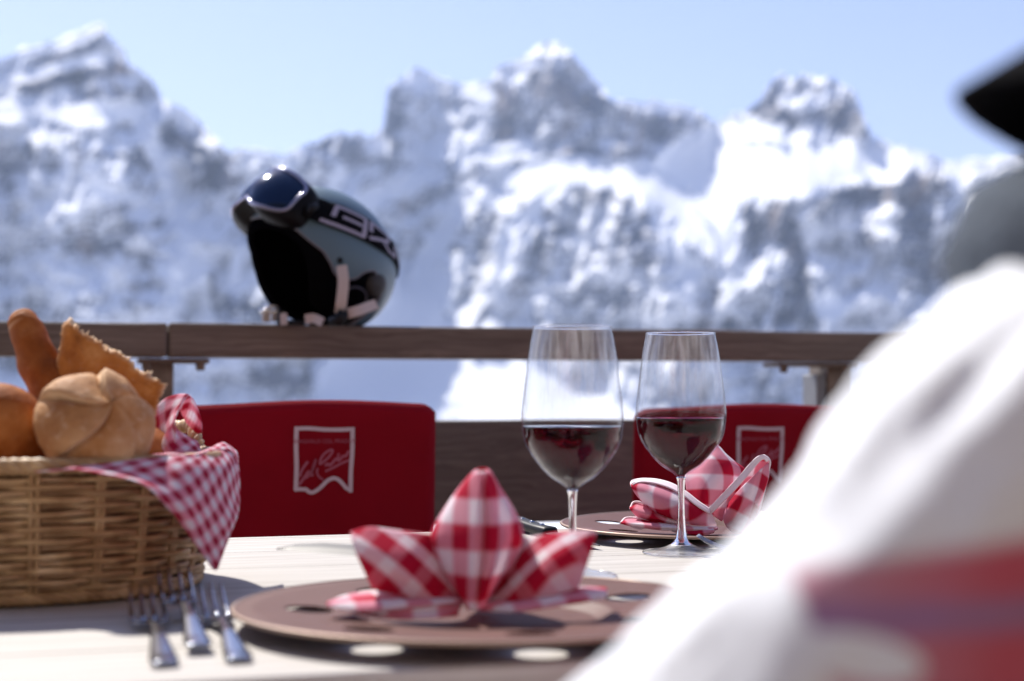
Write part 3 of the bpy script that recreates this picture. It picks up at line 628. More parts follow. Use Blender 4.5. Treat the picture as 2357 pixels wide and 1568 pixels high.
b = MB(); ring = [gp(*sup(2 * math.pi * i / n), .001, 1.02) for i in range(n)]; b.tube(ring, .0036, 8, closed=True); b.build('lens_trim', mat('glossy_grey_trim', (.30, .30, .40), .16, .7), gog)
b = MB(); G = [[gp(*sup(2 * math.pi * i / n), x, gr) for x, gr in ((-.001, 1.0), (-.001, 1.06), (-.006, 1.10), (-.018, 1.12), (-.032, 1.09), (-.046, 1.02), (-.046, .92), (-.010, .95), (-.002, .98))] for i in range(n)]
b.grid(G, cu=True, cv=False, flip=True); b.build('frame', mat('black_goggle_frame', (.004, .004, .006), .5, spec=.15), gog)
def se(az): return float(np.interp(az, [40, 48, 63, 94, 121, 130, 180], [17, 19, 22, 25, 25.5, 26, 22]))
def sw(az): return float(np.interp(az, [40, 48, 63, 94, 121, 180], [9, 10, 12, 11, 8.5, 9]))
azs = np.linspace(44, 316, 120)
def fold(az): return az if az <= 180 else 360 - az
b = MB()
def sp(az, tq, off=.0035): return hp(az, se(fold(az)) + sw(fold(az)) * tq, 1.0, off + .010 * max(0, (58 - fold(az)) / 14))
b.grid([[sp(a, q) for q in np.linspace(-1, 1, 9)] for a in azs], flip=True); strap = b.build('strap', mat('black_elastic', (.004, .004, .006), .9, spec=.08), gog, solid=.002)
b = MB(); b.grid([[sp(a, q, .0065) for q in (-1.03, -.6, 0, .6, 1.03)] for a in np.linspace(176, 184, 5)], flip=True); b.build('strap_buckle', M['black_plastic'], strap, solid=.003)
for s_ in (1, -1):   # hinged outrigger between frame and strap
    b = MB(); e0 = gp(.98 * s_, 0, -.03, 1.05); b.tube([e0, (e0 + sp(46 if s_ > 0 else 314, 0)) / 2 + Vector((0, .004 * s_, 0)), sp(49 if s_ > 0 else 311, 0)], [.020, .024, .020], 10, flat=.35); b.build('outrigger', M['black_plastic'], gog)
b = MB()
def word(b, polys, a0, sc, mirror=1):
    for pl, w in polys:
        pts = cr(pl, 40) if len(pl) > 40 else np.array([np.array(pl[i]) * (1 - q) + np.array(pl[i + 1]) * q for i in range(len(pl) - 1) for q in np.linspace(0, 1, 8)])
        for i in range(len(pts) - 1):
            p, q = pts[i], pts[i + 1]; d = q - p; L_ = np.hypot(*d)
            if L_ < 1e-6: continue
            d /= L_; nn = np.array([-d[1], d[0]]) * w / 2; p = p - d * w * .25; q = q + d * w * .25
            V = []
            for c_ in (p + nn, p - nn, q - nn, q + nn): V.append(sp(a0 + c_[0] * sc, c_[1] * 1.5 - .78, .0058))
            b.add(V, [(0, 1, 2, 3)])
LET = [([(0, .42), (0, 1), (1.15, 1), (1.15, 0), (-.3, 0)], .17), ([(.34, .52), (1.0, .52)], .16)]
word(b, LET, 64, 22); LR = [([(0, .5), (0, 1), (.95, 1), (.95, .62), (0, .1)], .17), ([(.62, .40), (1.0, .02), (1.45, .02), (1.45, .7)], .16)]
word(b, LR, 95, 22); word(b, [([(0, 0), (0, 1)], .17), ([(.5, 0), (.5, 1)], .17), ([(1.1, 1), (.5, .5), (1.1, 0)], .16), ([(1.5, 0), (1.5, 1), (2.3, 1), (2.3, 0), (1.5, 0)], .16)], 140, 20)
b.build('strap_lettering', mat('woven_lettering', (.36, .33, .42), .7), strap, smooth=False)

# ================================================================== BREAD BASKET
BC = Vector((-.395, 1.178, TZ)); BRZ = R(24)
basket = empty('bread_basket', BC, BRZ); tag(basket, 'oval wicker basket filled with rolls and lined with a checked cloth', 'basket')
BH = .104; BX, BY = .134, .138
def bout(ph, z, off=0.0):
    c, s_ = math.cos(ph), math.sin(ph); e = .84
    k = 1 + .08 * (z / BH) - .06 * max(0, 1 - z / .02)
    return Vector((math.copysign(abs(c) ** e, c) * (BX + off) * k, math.copysign(abs(s_) ** e, s_) * (BY + off) * k, z))
m = mat('wicker', (.42, .27, .13), .55); t = NT(m); n1 = t.noise(t.coord('Object'), 45, 4); n2 = t.noise(t.coord('Object', (1, 1, 6)), 120, 2)
isl = t.n('NewGeometry').outputs['Random Per Island']; t.base(t.mix(t.math('MULTIPLY', isl, .75), t.ramp(n1, [(.35, (.32, .18, .075)), (.55, (.60, .40, .20)), (.72, (.80, .60, .36))]), (.30, .17, .075))); t.bump(n2, .4, .001); M['wicker'] = m
NS = 26
b = MB()
for row in range(17):
    z0 = .0125 + row * .0051; n = NS * 8; ph0 = (row % 2) * math.pi; jz = random.uniform(-.0003, .0003)
    b.tube([bout(2 * math.pi * i / n, z0 + jz + .0006 * math.sin(i * .13 + row) + .00035 * math.sin(i * .9 + row * 2), .0034 * math.sin(NS * math.pi * i / n + ph0)) for i in range(n)], .0027 + random.uniform(-.0004, .0003), 6, closed=True, flat=.6)
b.build('weave', M['wicker'], basket)
b = MB()
for k in range(NS):
    ph = 2 * math.pi * (k + .25) / NS
    for dd in (-.012, .012): b.tube([bout(ph + dd, z, .0006) for z in np.linspace(.002, BH - .002, 10)], .0021, 6)
b.build('stakes', M['wicker'], basket)
def braid(name, path, r0, r1, turns, strands=3, closed=True, par=basket):
    b = MB(); n = len(path); path = [Vector(p) for p in path]
    for s_ in range(strands):
        pts = []
        for i, p in enumerate(path):
            tg = (path[(i + 1) % n] - path[i - 1]) if closed else (path[min(i + 1, n - 1)] - path[max(i - 1, 0)]); tg.normalize()
            a = tg.cross(Vector((0, 0, 1)))
            if a.length < .1: a = tg.cross(Vector((0, 1, 0)))
            a.normalize(); c = tg.cross(a); th = 2 * math.pi * (turns * i / n + s_ / strands); pts.append(p + a * math.cos(th) * r0 + c * math.sin(th) * r0)
        b.tube(pts, r1, 6, closed=closed)
    return b.build(name, M['wicker'], par)
n = 300
braid('rim', [bout(2 * math.pi * i / n, BH, .001) for i in range(n)], .0034, .0034, 34, 4)
braid('foot_braid', [bout(2 * math.pi * i / n, .0065, .0015) for i in range(n)], .0026, .0028, 30, 4)
b = MB(); b.grid([[bout(2 * math.pi * i / 80, .004) * k_ + Vector((0, 0, .004 * (1 - k_))) for k_ in (1, .5, .01)] for i in range(80)], cu=True); b.build('base', M['wicker'], basket, solid=.003)
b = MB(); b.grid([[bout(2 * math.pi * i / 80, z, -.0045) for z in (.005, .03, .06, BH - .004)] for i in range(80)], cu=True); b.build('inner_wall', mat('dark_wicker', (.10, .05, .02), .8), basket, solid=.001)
for s_, ph in ((1, .48), (-1, math.pi + .35)):
    c0 = bout(ph - .34, BH); c1_ = bout(ph + .34, BH); mid = (c0 + c1_) / 2 + Vector((0, 0, .022)) + Vector(((c0 + c1_).x, (c0 + c1_).y, 0)).normalized() * .012
    braid('handle', cr([c0, c0 * .5 + mid * .5 + Vector((0, 0, .012)), mid, c1_ * .5 + mid * .5 + Vector((0, 0, .012)), c1_], 60), .0030, .0034, 7, 3, closed=False)

def bread_mat(name, lo, mid, hi, sc=20, flour=.3, bs=.5):
    m = mat(name, mid, .7, spec=.14); t = NT(m); n1 = t.noise(t.coord('Object'), sc, 6, .6); n2 = t.noise(t.coord('Object'), sc * 9, 4, .7)
    k = t.ramp(n1, [(.32, lo), (.5, mid), (.68, hi)]); at = t.n('Attribute', attribute_name='pale').outputs['Fac']
    k = t.mix(t.math('MULTIPLY', at, 1.0), k, (.72, .52, .33)); k = t.mix(t.math('MULTIPLY', t.n('MapRange', i_0=n2, i_1=.55, i_2=.8).outputs[0], flour), k, (.75, .62, .48))
    t.base(k); t.bump(t.math('ADD', n1, t.math('MULTIPLY', n2, .35)), bs, .0025); return m
M['roll'] = bread_mat('pale_roll_crust', (.25, .088, .024), (.46, .23, .092), (.66, .42, .23), 15, .5, .8)
M['crust'] = bread_mat('brown_crust', (.16, .040, .007), (.31, .092, .018), (.50, .20, .060), 22, .08, .9)
M['torn'] = bread_mat('torn_bread', (.34, .11, .022), (.54, .21, .050), (.70, .36, .13), 34, .2, .9)
def ball(name, c, ax, rot, disp, m_, label, nu=110, nv=80, group='breads heaped in the basket'):
    """closed bun: ax = half sizes, disp(dir)->(radial scale, pale)"""
    b = MB(); G = []; PL = []
    for i in range(nv):
        th = math.pi * (i + .002) / (nv - 1 + .004); row = []
        for j in range(nu):
            ph = 2 * math.pi * j / nu; d = Vector((math.sin(th) * math.cos(ph), math.sin(th) * math.sin(ph), math.cos(th)))
            k, pl = disp(d); row.append((d.x * ax[0] * k, d.y * ax[1] * k, d.z * ax[2] * k)); PL.append(pl)
        G.append(row)
    b.grid(G, cv=True, flip=False); o = b.build(name, m_); at = o.data.attributes.new('pale', 'FLOAT', 'POINT'); at.data.foreach_set('value', np.array(PL, np.float32))
    o.location = c; o.rotation_euler = rot; return tag(o, label, 'bread', group)
def kaiser(d):
    k, p = kaiser0(d); n_ = fbm(np.array([d.x * 3 + 9]), np.array([d.y * 3 + d.z * 2 + 9]), 4, 12)[0] - .5
    n2_ = fbm(np.array([d.x * 11 + 9]), np.array([d.y * 11 + d.z * 7 + 9]), 2, 22)[0] - .5
    return k + n_ * .05 + n2_ * .012, p
def kaiser0(d):
    # swirl axis = local z; five curved petals
    r_ = math.hypot(d.x, d.y); th = math.atan2(d.y, d.x)
    if d.z < -.25: return 1.0, 0.0
    q = (5 * (th + 1.5 * (1 - r_) * 1.0 + 2.1 * (r_ - .5)) / (2 * math.pi)) % 1.0
    fade = min(1, max(0, (d.z + .25) / .55)) * min(1, (r_ + .12) / .30)
    saw = q ** .8
    groove = math.exp(-((q - 0) / .07) ** 2) + math.exp(-((q - 1) / .035) ** 2)
    return 1 - .17 * fade * (1 - saw) - .09 * groove * fade, .5 * groove * fade + .30 * fade * saw ** 4
pr_ = P(222, 975, 1.085)
ball('kaiser_roll', pr_, (.0465, .0465, .034), (R(60), R(6), R(36)), kaiser, M['roll'], 'pale bread roll with a swirled top at the front of the basket', 200, 140)
pl_ = P(18, 1010, 1.10)
ball('bread_roll', pl_, (.036, .034, .044), (R(10), R(-22), 0), lambda d: (1 + .03 * math.sin(3 * d.x + 2 * d.z), 0), M['crust'], 'brown oval roll at the left end of the basket')
# long bread stick standing up out of the basket
b = MB(); path = cr([P(42, 716, 1.165), P(62, 762, 1.16), P(92, 840, 1.15), P(128, 920, 1.14), P(165, 1030, 1.13)], 60); n = 60; G = []; PL = []
for i in range(n):
    tq = i / (n - 1); r_ = np.interp(tq, [0, .04, .12, .3, .6, 1], [.0025, .0085, .0118, .0145, .0172, .018]); row = []
    tg = Vector(path[min(i + 1, n - 1)] - path[max(i - 1, 0)]).normalized(); a = tg.cross(Vector((0, 1, 0))).normalized(); c = tg.cross(a)
    for k in range(40):
        an = 2 * math.pi * k / 40; lump = 1 + .07 * math.sin(tq * 19 + math.cos(an) * 1.5) * max(0, math.cos(an - 3.6)) + .03 * math.sin(tq * 31 + an * 2)
        p = Vector(path[i]) + (a * math.cos(an) + c * math.sin(an)) * r_ * lump; row.append(p); side = max(0, math.cos(an - math.pi * 1.0 + .5)); PL.append(.55 * max(0, math.sin(tq * 42)) ** 3 * side if tq < .28 else 0)
    G.append(row)
b.grid(G, cv=True); b.f.append(tuple(range(40))); b.mi.append(0); o = b.build('bread_stick', M['crust']); at = o.data.attributes.new('pale', 'FLOAT', 'POINT'); at.data.foreach_set('value', np.array(PL, np.float32))
tag(o, 'long brown bread stick poking up at the left of the basket', 'bread', 'breads heaped in the basket')
# torn flat loaf
OUT = [(157, 738), (186, 768), (222, 784), (262, 806), (300, 838), (338, 858), (372, 890), (366, 915), (356, 960), (340, 1040), (240, 1075), (150, 1060), (118, 890), (128, 840), (140, 795), (146, 750)]
oo = np.array(OUT + [OUT[0]], float); q = []
for i in range(len(OUT)):
    for s_ in np.linspace(0, 1, 14, endpoint=False):
        p = oo[i] * (1 - s_) + oo[i + 1] * s_; q.append(p)
q = np.array(q); k = len(q); top = np.array([1.0 if i < 7 * 14 else .35 for i in range(k)])
e = np.roll(q, -1, 0) - np.roll(q, 1, 0); e /= np.linalg.norm(e, axis=1)[:, None]; nn = np.stack([e[:, 1], -e[:, 0]], 1)
b = MB(); G = []; PL = []; cen = np.array([240, 930.0])
layers = [(0, .80), (0, .92), (.001, .985), (.006, 1.0), (.014, 1.0), (.022, .985), (.026, .95), (.028, .8)]
for li, (dz, sc) in enumerate(layers):
    row = []
    for i in range(k):
        jag = ((fbm(np.array([i * .11]), np.array([li * .5]), 2, 8)[0] - .5) * 22 + (fbm(np.array([i * .6]), np.array([li * 2.9]), 2, 18)[0] - .5) * 12 + max(0, random.gauss(0, 1) - .8) * 7 * (li >= 3)) * top[i]
        p = cen + (q[i] - cen) * sc + nn[i] * jag * (1 if sc > .9 else 0)
        w = P(p[0], p[1], 1.145 + dz + (p[1] - 740) / 330 * -.030); row.append(w); PL.append(min(1, max(0, (li - 1.5) / 2)) * (1 if top[i] > .5 else .6) if sc > .9 else 0)
    G.append(row)
for sc in (.5, .02):
    G.insert(0, [P(*(cen + (q[i] - cen) * sc), 1.145 + (-.004) + ((cen + (q[i] - cen) * sc)[1] - 740) / 330 * -.030) for i in range(k)]); PL = [0] * k + PL
G.append([P(*(cen + (q[i] - cen) * .02), 1.175 + (cen[1] - 740) / 330 * -.03) for i in range(k)]); PL += [0] * k
b.grid(G, cv=True, flip=True); o = b.build('torn_bread', M['torn']); at = o.data.attributes.new('pale', 'FLOAT', 'POINT'); at.data.foreach_set('value', np.array(PL, np.float32))
tag(o, 'torn slab of crusty flat bread standing behind the pale roll', 'bread', 'breads heaped in the basket')
for u, v, Y, lab in ((300, 1068, 1.19, 'plain roll low in the basket under the torn bread'),): ball('bread_roll', P(u, v, Y), (.045, .04, .034), (0, 0, .3), lambda d: (1, 0), M['crust'], lab)

# cloth lining the basket and hanging over its right end
def drape(b, ctrl, nu=30, nv=30, uvs=1.0, wr=.0008, seed=1, uv0=(0, 0), lw=None):
    G = patch(ctrl, nu, nv); n_, m_ = G.shape[:2]
    L = np.zeros((n_, m_)); W = np.zeros((n_, m_))
    for i in range(1, n_): L[i] = L[i - 1] + np.linalg.norm(G[i] - G[i - 1], axis=1).mean()
    for j in range(1, m_): W[:, j] = W[:, j - 1] + np.linalg.norm(G[:, j] - G[:, j - 1], axis=1)
    W = W - W.mean(1)[:, None]
    if lw is not None: W = np.linspace(-.5, .5, m_)[None] * lw + 0 * W
    uu, vv = np.meshgrid(np.linspace(0, 6, m_), np.linspace(0, 6, n_)); G[..., 1] += (fbm(uu, vv, 3, seed) - .5) * wr * 6
    b.grid(G, UV=np.stack([W + uv0[0], L + uv0[1]], -1))
b = MB()
def row(*pts): return [P(u, v, Y + .045 * min(1, max(0, (u - 430) / 110)) * min(1, max(0, 1 - (v - 1050) / 250))) for u, v, Y in pts]
drape(b, [row((150, 1078, 1.015), (240, 1068, 1.035), (330, 1056, 1.06), (420, 1048, 1.09), (482, 1040, 1.125), (528, 1040, 1.16), (548, 1066, 1.18)),
          row((210, 1086, 1.008), (265, 1085, 1.022), (345, 1082, 1.045), (425, 1080, 1.07), (490, 1078, 1.095), (530, 1080, 1.125), (551, 1100, 1.165)),
          row((325, 1112, 1.012), (352, 1120, 1.022), (392, 1130, 1.038), (440, 1138, 1.056), (488, 1142, 1.08), (525, 1146, 1.11), (551, 1150, 1.15)),
          row((385, 1168, 1.028), (405, 1176, 1.036), (432, 1184, 1.045), (462, 1192, 1.06), (495, 1198, 1.08), (525, 1200, 1.10), (545, 1192, 1.13)),
          row((442, 1242, 1.052), (452, 1248, 1.056), (465, 1254, 1.062), (480, 1258, 1.072), (496, 1258, 1.083), (511, 1254, 1.095), (524, 1244, 1.11)),
          row((490, 1308, 1.078), (491, 1310, 1.08), (492, 1311, 1.082), (494, 1312, 1.084), (496, 1312, 1.086), (498, 1311, 1.088), (500, 1309, 1.09))], 46, 40, wr=.0007)
drape(b, [row((352, 1046, 1.15), (400, 1042, 1.17), (450, 1042, 1.19), (490, 1030, 1.21), (520, 1022, 1.215), (545, 1040, 1.21)),
          row((352, 1050, 1.11), (405, 1048, 1.125), (450, 1045, 1.14), (487, 1030, 1.165), (516, 1020, 1.185), (547, 1048, 1.19)),
          row((352, 1062, 1.07), (405, 1054, 1.085), (452, 1047, 1.10), (492, 1036, 1.135), (530, 1038, 1.16), (549, 1064, 1.18))], 20, 40, seed=3, uv0=(.03, .01))
drape(b, [row((342, 1010, 1.20), (352, 1035, 1.20), (362, 1052, 1.195), (372, 1060, 1.19)),
          row((350, 955, 1.20), (366, 985, 1.195), (382, 1012, 1.185), (398, 1040, 1.175)),
          row((380, 918, 1.215), (388, 945, 1.205), (394, 968, 1.195), (404, 992, 1.18)),
          row((425, 907, 1.235), (424, 912, 1.225), (412, 940, 1.205), (400, 968, 1.185)),
          row((446, 922, 1.250), (436, 918, 1.240), (420, 928, 1.235), (412, 942, 1.235)),
          row((462, 965, 1.250), (448, 950, 1.250), (432, 948, 1.250), (418, 955, 1.250)),
          row((466, 996, 1.245), (456, 998, 1.250), (444, 990, 1.255), (430, 975, 1.258))], 44, 24, seed=5, uv0=(.1, .02), wr=.0004)
drape(b, [row((398, 968, 1.19), (390, 985, 1.18), (378, 1005, 1.175), (370, 1030, 1.17)),
          row((410, 990, 1.195), (402, 1006, 1.18), (392, 1028, 1.17), (388, 1050, 1.165)),
          row((430, 1004, 1.205), (424, 1020, 1.19), (416, 1040, 1.175), (412, 1058, 1.17)),
          row((450, 1014, 1.22), (450, 1028, 1.20), (446, 1046, 1.185), (440, 1060, 1.175)),
          row((458, 1024, 1.23), (462, 1038, 1.21), (460, 1054, 1.195), (456, 1066, 1.185))], 26, 24, seed=6, uv0=(.2, .05), wr=.0004)
drape(b, [row((-90, 1075, 1.10), (40, 1086, 1.04), (150, 1080, 1.03), (260, 1072, 1.05)), row((-80, 1100, 1.14), (60, 1100, 1.10), (170, 1095, 1.10), (300, 1085, 1.13)), row((-60, 1120, 1.20), (80, 1120, 1.2), (200, 1110, 1.22), (330, 1080, 1.22))], 14, 30, seed=8)
o = b.build('basket_cloth', M['ging_small'], None, solid=.0009); tag(o, 'small checked red and white cloth hanging over the basket edge in a point', 'cloth')
# ================================================================== FOLDED NAPKINS
def sheet(b, ctrl, uvrot=0, nu=26, nv=26, bulge=0.0, uv0=(0, 0), bd=Vector((0, -1, 0)), mi=0):
    """control rows of 3D points; UV follows the cloth surface in metres, turned by uvrot"""
    G = patch(ctrl, nu, nv); n_, m_ = G.shape[:2]
    sx = np.sin(np.linspace(0, math.pi, m_))[None, :, None] * np.sin(np.linspace(0, math.pi, n_))[:, None, None]
    G = G + sx * bulge * np.array(bd)[None, None]
    uu, vv = np.meshgrid(np.linspace(0, 4, m_), np.linspace(0, 4, n_)); G[..., 1] += (fbm(uu + uv0[0] * 100, vv, 3, 3) - .5) * .0022
    c = G[0, 0]; ex = G[0, -1] - G[0, 0]; ex /= np.linalg.norm(ex) + 1e-9; ey = G[-1, 0] - G[0, 0]; ey = ey - ex * ey.dot(ex); ey /= np.linalg.norm(ey) + 1e-9
    U = (G - c) @ ex; V = (G - c) @ ey; cr_, sr_ = math.cos(uvrot), math.sin(uvrot)
    b.grid(G, UV=np.stack([U * cr_ - V * sr_ + uv0[0], U * sr_ + V * cr_ + uv0[1]], -1), mi=mi)
def hem(b, pts, r=.0008): b.tube([Vector(p) for p in cr(pts, 30)], r, 6, mi=1)
def R_(*p): return [P(*q) for q in p]
# nearer napkin: a crown with a tall centre point
nd = .955
root = empty('folded_napkin', (X1, Y1, TZ + .012)); tag(root, 'checked red and white napkin folded into an upright crown on the nearer plate', 'napkin', 'checked napkins folded on the plates')
IM = Matrix.Translation((-X1, -Y1, -(TZ + .012)))
def nb(b, name, mat_, par=None, **kw):
    b.v = [tuple(IM_ @ Vector(p)) for p in b.v]; return b.build(name, mat_, par or root_, **kw)
IM_ = IM; root_ = root
b = MB()   # centre point, left and right of a soft central pleat
rows = []
for v, wl, wr_, rd in ((1086, 12, 12, .001), (1094, 26, 24, .003), (1130, 54, 48, .007), (1170, 80, 74, .010), (1212, 103, 96, .013), (1246, 110, 102, .014), (1300, 88, 84, .014), (1355, 54, 46, .011), (1404, 16, 14, .006)):
    c = 1108 - (v - 1086) * .045
    yy = nd + .010 - (v - 1086) * .00006
    rows.append(R_((c - wl, v, yy + .018), (c - wl * .86, v, yy + .004), (c - wl * .5, v, yy - rd * .5), (c - wl * .22, v, yy - rd), (c - 3, v, yy - rd * 1.25), (c + wr_ * .10, v, yy - rd * .8), (c + wr_ * .32, v, yy - rd * 1.25), (c + wr_ * .55, v, yy - rd * .55), (c + wr_ * .86, v, yy + .004), (c + wr_, v, yy + .018)))
G = patch(rows, 60, 60); zz = G[..., 2] - TZ; xs_ = (G[..., 0] - G[:, 30:31, 0])
arc = np.zeros(G.shape[:2]); dd = np.linalg.norm(np.diff(G, axis=1), axis=2); arc[:, 1:] = np.cumsum(dd, 1); arc -= arc[:, 30:31]
b.grid(G, UV=np.stack([arc * 1.15 + .0205, zz + .004], -1)); back = np.array(G); back[..., 1] = 2 * (nd + .028) - back[..., 1] + .004; b.grid(back, UV=np.stack([arc, zz], -1), flip=True)
nb(b, 'centre_peak', M['ging_peak'], solid=.0012)
b = MB()   # left wing: front and back sheets of the pocket
lw = R_((807, 1224, nd + .012), (850, 1214, nd + .010), (910, 1221, nd + .012), (1000, 1232, nd + .020), (1015, 1236, nd + .024))
lw2 = R_((812, 1250, nd + .002), (860, 1262, nd - .004), (925, 1276, nd - .004), (1000, 1290, nd + .010), (1026, 1292, nd + .018))
lw3 = R_((832, 1300, nd - .002), (880, 1316, nd - .010), (940, 1330, nd - .010), (1010, 1345, nd + .002), (1046, 1350, nd + .010))
lw4 = R_((858, 1356, nd + .004), (905, 1366, nd - .002), (960, 1378, nd - .004), (1020, 1392, nd - .002), (1062, 1402, nd + .004))
sheet(b, [lw, lw2, lw3, lw4], R(-38), 30, 34, .002, (.0, .006)); off = Vector((0, .016, 0))
sheet(b, [[p for p in lw], [p + off * .9 for p in lw2], [p + off * 1.4 for p in lw3], [p + off * 1.2 for p in lw4]], R(28), 24, 24, -.003, (.01, .0))
nb(b, 'left_wing', M['ging_wing'], solid=.0012)
b = MB()
rw = R_((1180, 1238, nd + .028), (1222, 1236, nd + .020), (1290, 1226, nd + .010), (1350, 1222, nd + .006), (1373, 1226, nd + .008))
rw2 = R_((1160, 1296, nd + .024), (1216, 1290, nd + .006), (1280, 1276, nd - .006), (1340, 1262, nd - .004), (1364, 1256, nd + .002))
rw3 = R_((1130, 1352, nd + .016), (1196, 1342, nd - .002), (1262, 1324, nd - .012), (1318, 1306, nd - .008), (1350, 1296, nd + .0))
rw4 = R_((1112, 1404, nd + .002), (1170, 1396, nd - .004), (1235, 1382, nd - .008), (1290, 1366, nd - .004), (1330, 1352, nd + .002))
sheet(b, [rw, rw2, rw3, rw4], R(38), 30, 34, .002, (.004, .0)); sheet(b, [[p for p in rw], [p + off * .9 for p in rw2], [p + off * 1.4 for p in rw3], [p + off * 1.2 for p in rw4]], R(-30), 24, 24, -.003)
nb(b, 'right_wing', M['ging_wing'], solid=.0012)
b = MB()   # flat folds spread on the plate
sheet(b, [R_((752, 1388, nd - .012), (800, 1370, nd + .012), (880, 1362, nd + .02), (980, 1366, nd + .02), (1064, 1376, nd + .012)),
          R_((752, 1390, nd - .018), (810, 1388, nd - .018), (890, 1386, nd - .016), (980, 1384, nd - .014), (1064, 1380, nd - .004)),
          R_((756, 1396, nd - .020), (815, 1404, nd - .026), (890, 1402, nd - .024), (980, 1394, nd - .018), (1062, 1386, nd - .008))], 0, 20, 40, 0, (.008, .0))
sheet(b, [R_((756, 1397, nd - .019), (815, 1405, nd - .024), (890, 1403, nd - .022), (980, 1395, nd - .016), (1060, 1387, nd - .006)),
          R_((800, 1404, nd - .010), (850, 1412, nd - .02), (900, 1414, nd - .02), (990, 1406, nd - .016), (1058, 1394, nd - .004)),
          R_((860, 1420, nd - .012), (880, 1424, nd - .02), (930, 1425, nd - .024), (1000, 1422, nd - .022), (1054, 1418, nd - .012))], 0, 18, 30, 0, (.02, .02))
sheet(b, [R_((1106, 1392, nd - .004), (1170, 1376, nd + .01), (1250, 1362, nd + .02), (1330, 1352, nd + .024), (1396, 1354, nd + .02)),
          R_((1106, 1398, nd - .010), (1170, 1392, nd - .016), (1250, 1382, nd - .018), (1330, 1370, nd - .012), (1397, 1364, nd - .002)),
          R_((1110, 1406, nd - .010), (1176, 1408, nd - .022), (1250, 1400, nd - .026), (1330, 1388, nd - .022), (1392, 1378, nd - .008))], 0, 20, 40, 0, (.008, .03))
nb(b, 'flat_folds', M['ging_big'], solid=.0012)
# further napkin, turned away
X2n, Y2n = .215, 1.53
root_ = root = empty('folded_napkin', (X2n, Y2n, TZ + .012)); tag(root, 'checked red and white napkin folded into cones on the further plate beside the sharp glass', 'napkin', 'checked napkins folded on the plates')
IM_ = Matrix.Translation((-X2n, -Y2n, -(TZ + .012))); fd = 1.50
b = MB()
sheet(b, [R_((1640, 1026, fd + .05), (1648, 1022, fd + .052), (1660, 1034, fd + .055), (1668, 1044, fd + .06)), R_((1608, 1056, fd + .045), (1640, 1050, fd + .03), (1672, 1056, fd + .035), (1692, 1064, fd + .055)),
          R_((1578, 1090, fd + .04), (1620, 1086, fd + .02), (1670, 1082, fd + .02), (1716, 1086, fd + .05)), R_((1580, 1126, fd + .03), (1614, 1128, fd + .01), (1652, 1132, fd + .01), (1690, 1124, fd + .03)), R_((1590, 1180, fd + .02), (1610, 1182, fd + .005), (1630, 1182, fd + .005), (1655, 1178, fd + .02))], R(20), 34, 30, 0, (.004, .008))
nb(b, 'centre_peak', M['ging_big'], solid=.0012)
b = MB()   # left cone: bright lip and two nested sheets
sheet(b, [R_((1453, 1112, fd), (1462, 1104, fd + .008), (1490, 1104, fd + .012), (1530, 1110, fd + .012), (1570, 1130, fd + .004), (1606, 1158, fd - .006), (1634, 1178, fd - .010)),
          R_((1453, 1120, fd - .008), (1472, 1122, fd - .016), (1502, 1130, fd - .020), (1540, 1144, fd - .022), (1578, 1160, fd - .022), (1612, 1176, fd - .020), (1640, 1188, fd - .016)),
          R_((1462, 1136, fd - .006), (1480, 1148, fd - .018), (1508, 1162, fd - .026), (1545, 1178, fd - .030), (1582, 1192, fd - .030), (1618, 1202, fd - .026), (1648, 1208, fd - .018)),
          R_((1476, 1152, fd + .004), (1498, 1172, fd - .006), (1520, 1188, fd - .014), (1552, 1198, fd - .018), (1590, 1208, fd - .022), (1622, 1216, fd - .020), (1650, 1218, fd - .012))], R(-10), 30, 44, 0, (.003, .004))
sheet(b, [R_((1453, 1112, fd), (1470, 1106, fd + .014), (1500, 1106, fd + .022), (1540, 1114, fd + .024), (1580, 1134, fd + .016), (1634, 1178, fd - .006)), R_((1453, 1120, fd + .004), (1490, 1128, fd + .018), (1540, 1144, fd + .018), (1585, 1160, fd + .008), (1610, 1170, fd), (1636, 1184, fd - .008)), R_((1500, 1170, fd + .006), (1520, 1178, fd + .012), (1550, 1190, fd + .010), (1590, 1200, fd), (1620, 1206, fd - .006), (1640, 1208, fd - .010))], R(-10), 20, 24)
hem(b, R_((1453, 1118, fd - .006), (1456, 1107, fd + .002), (1490, 1103, fd + .010), (1530, 1109, fd + .010), (1570, 1129, fd + .002), (1606, 1157, fd - .008), (1634, 1177, fd - .012)), .0008)
sheet(b, [R_((1453, 1110, fd - .004), (1470, 1102, fd + .004), (1500, 1102, fd + .006), (1540, 1110, fd + .004), (1576, 1129, fd - .004), (1608, 1154, fd - .012), (1632, 1170, fd - .016)),
          R_((1456, 1116, fd - .010), (1474, 1110, fd - .006), (1502, 1112, fd - .006), (1538, 1123, fd - .008), (1572, 1141, fd - .014), (1604, 1166, fd - .020), (1634, 1184, fd - .022))], 0, 8, 40, 0, (0, 0), mi=1)
nb(b, 'left_cone', [M['ging_big_r'], M['hem']], solid=.0011)
b = MB()   # right ear: folded cone with white lip
sheet(b, [R_((1630, 1177, fd - .012), (1652, 1158, fd - .010), (1690, 1118, fd - .004), (1724, 1080, fd + .002), (1744, 1058, fd + .006), (1756, 1052, fd + .010)),
          R_((1646, 1190, fd - .012), (1664, 1172, fd - .006), (1700, 1128, fd + .002), (1732, 1088, fd + .008), (1752, 1064, fd + .012), (1764, 1056, fd + .014)),
          R_((1660, 1200, fd - .006), (1676, 1178, fd), (1710, 1136, fd + .006), (1742, 1098, fd + .010), (1760, 1074, fd + .012), (1770, 1064, fd + .014))], R(10), 16, 34, 0, (.006, .0))
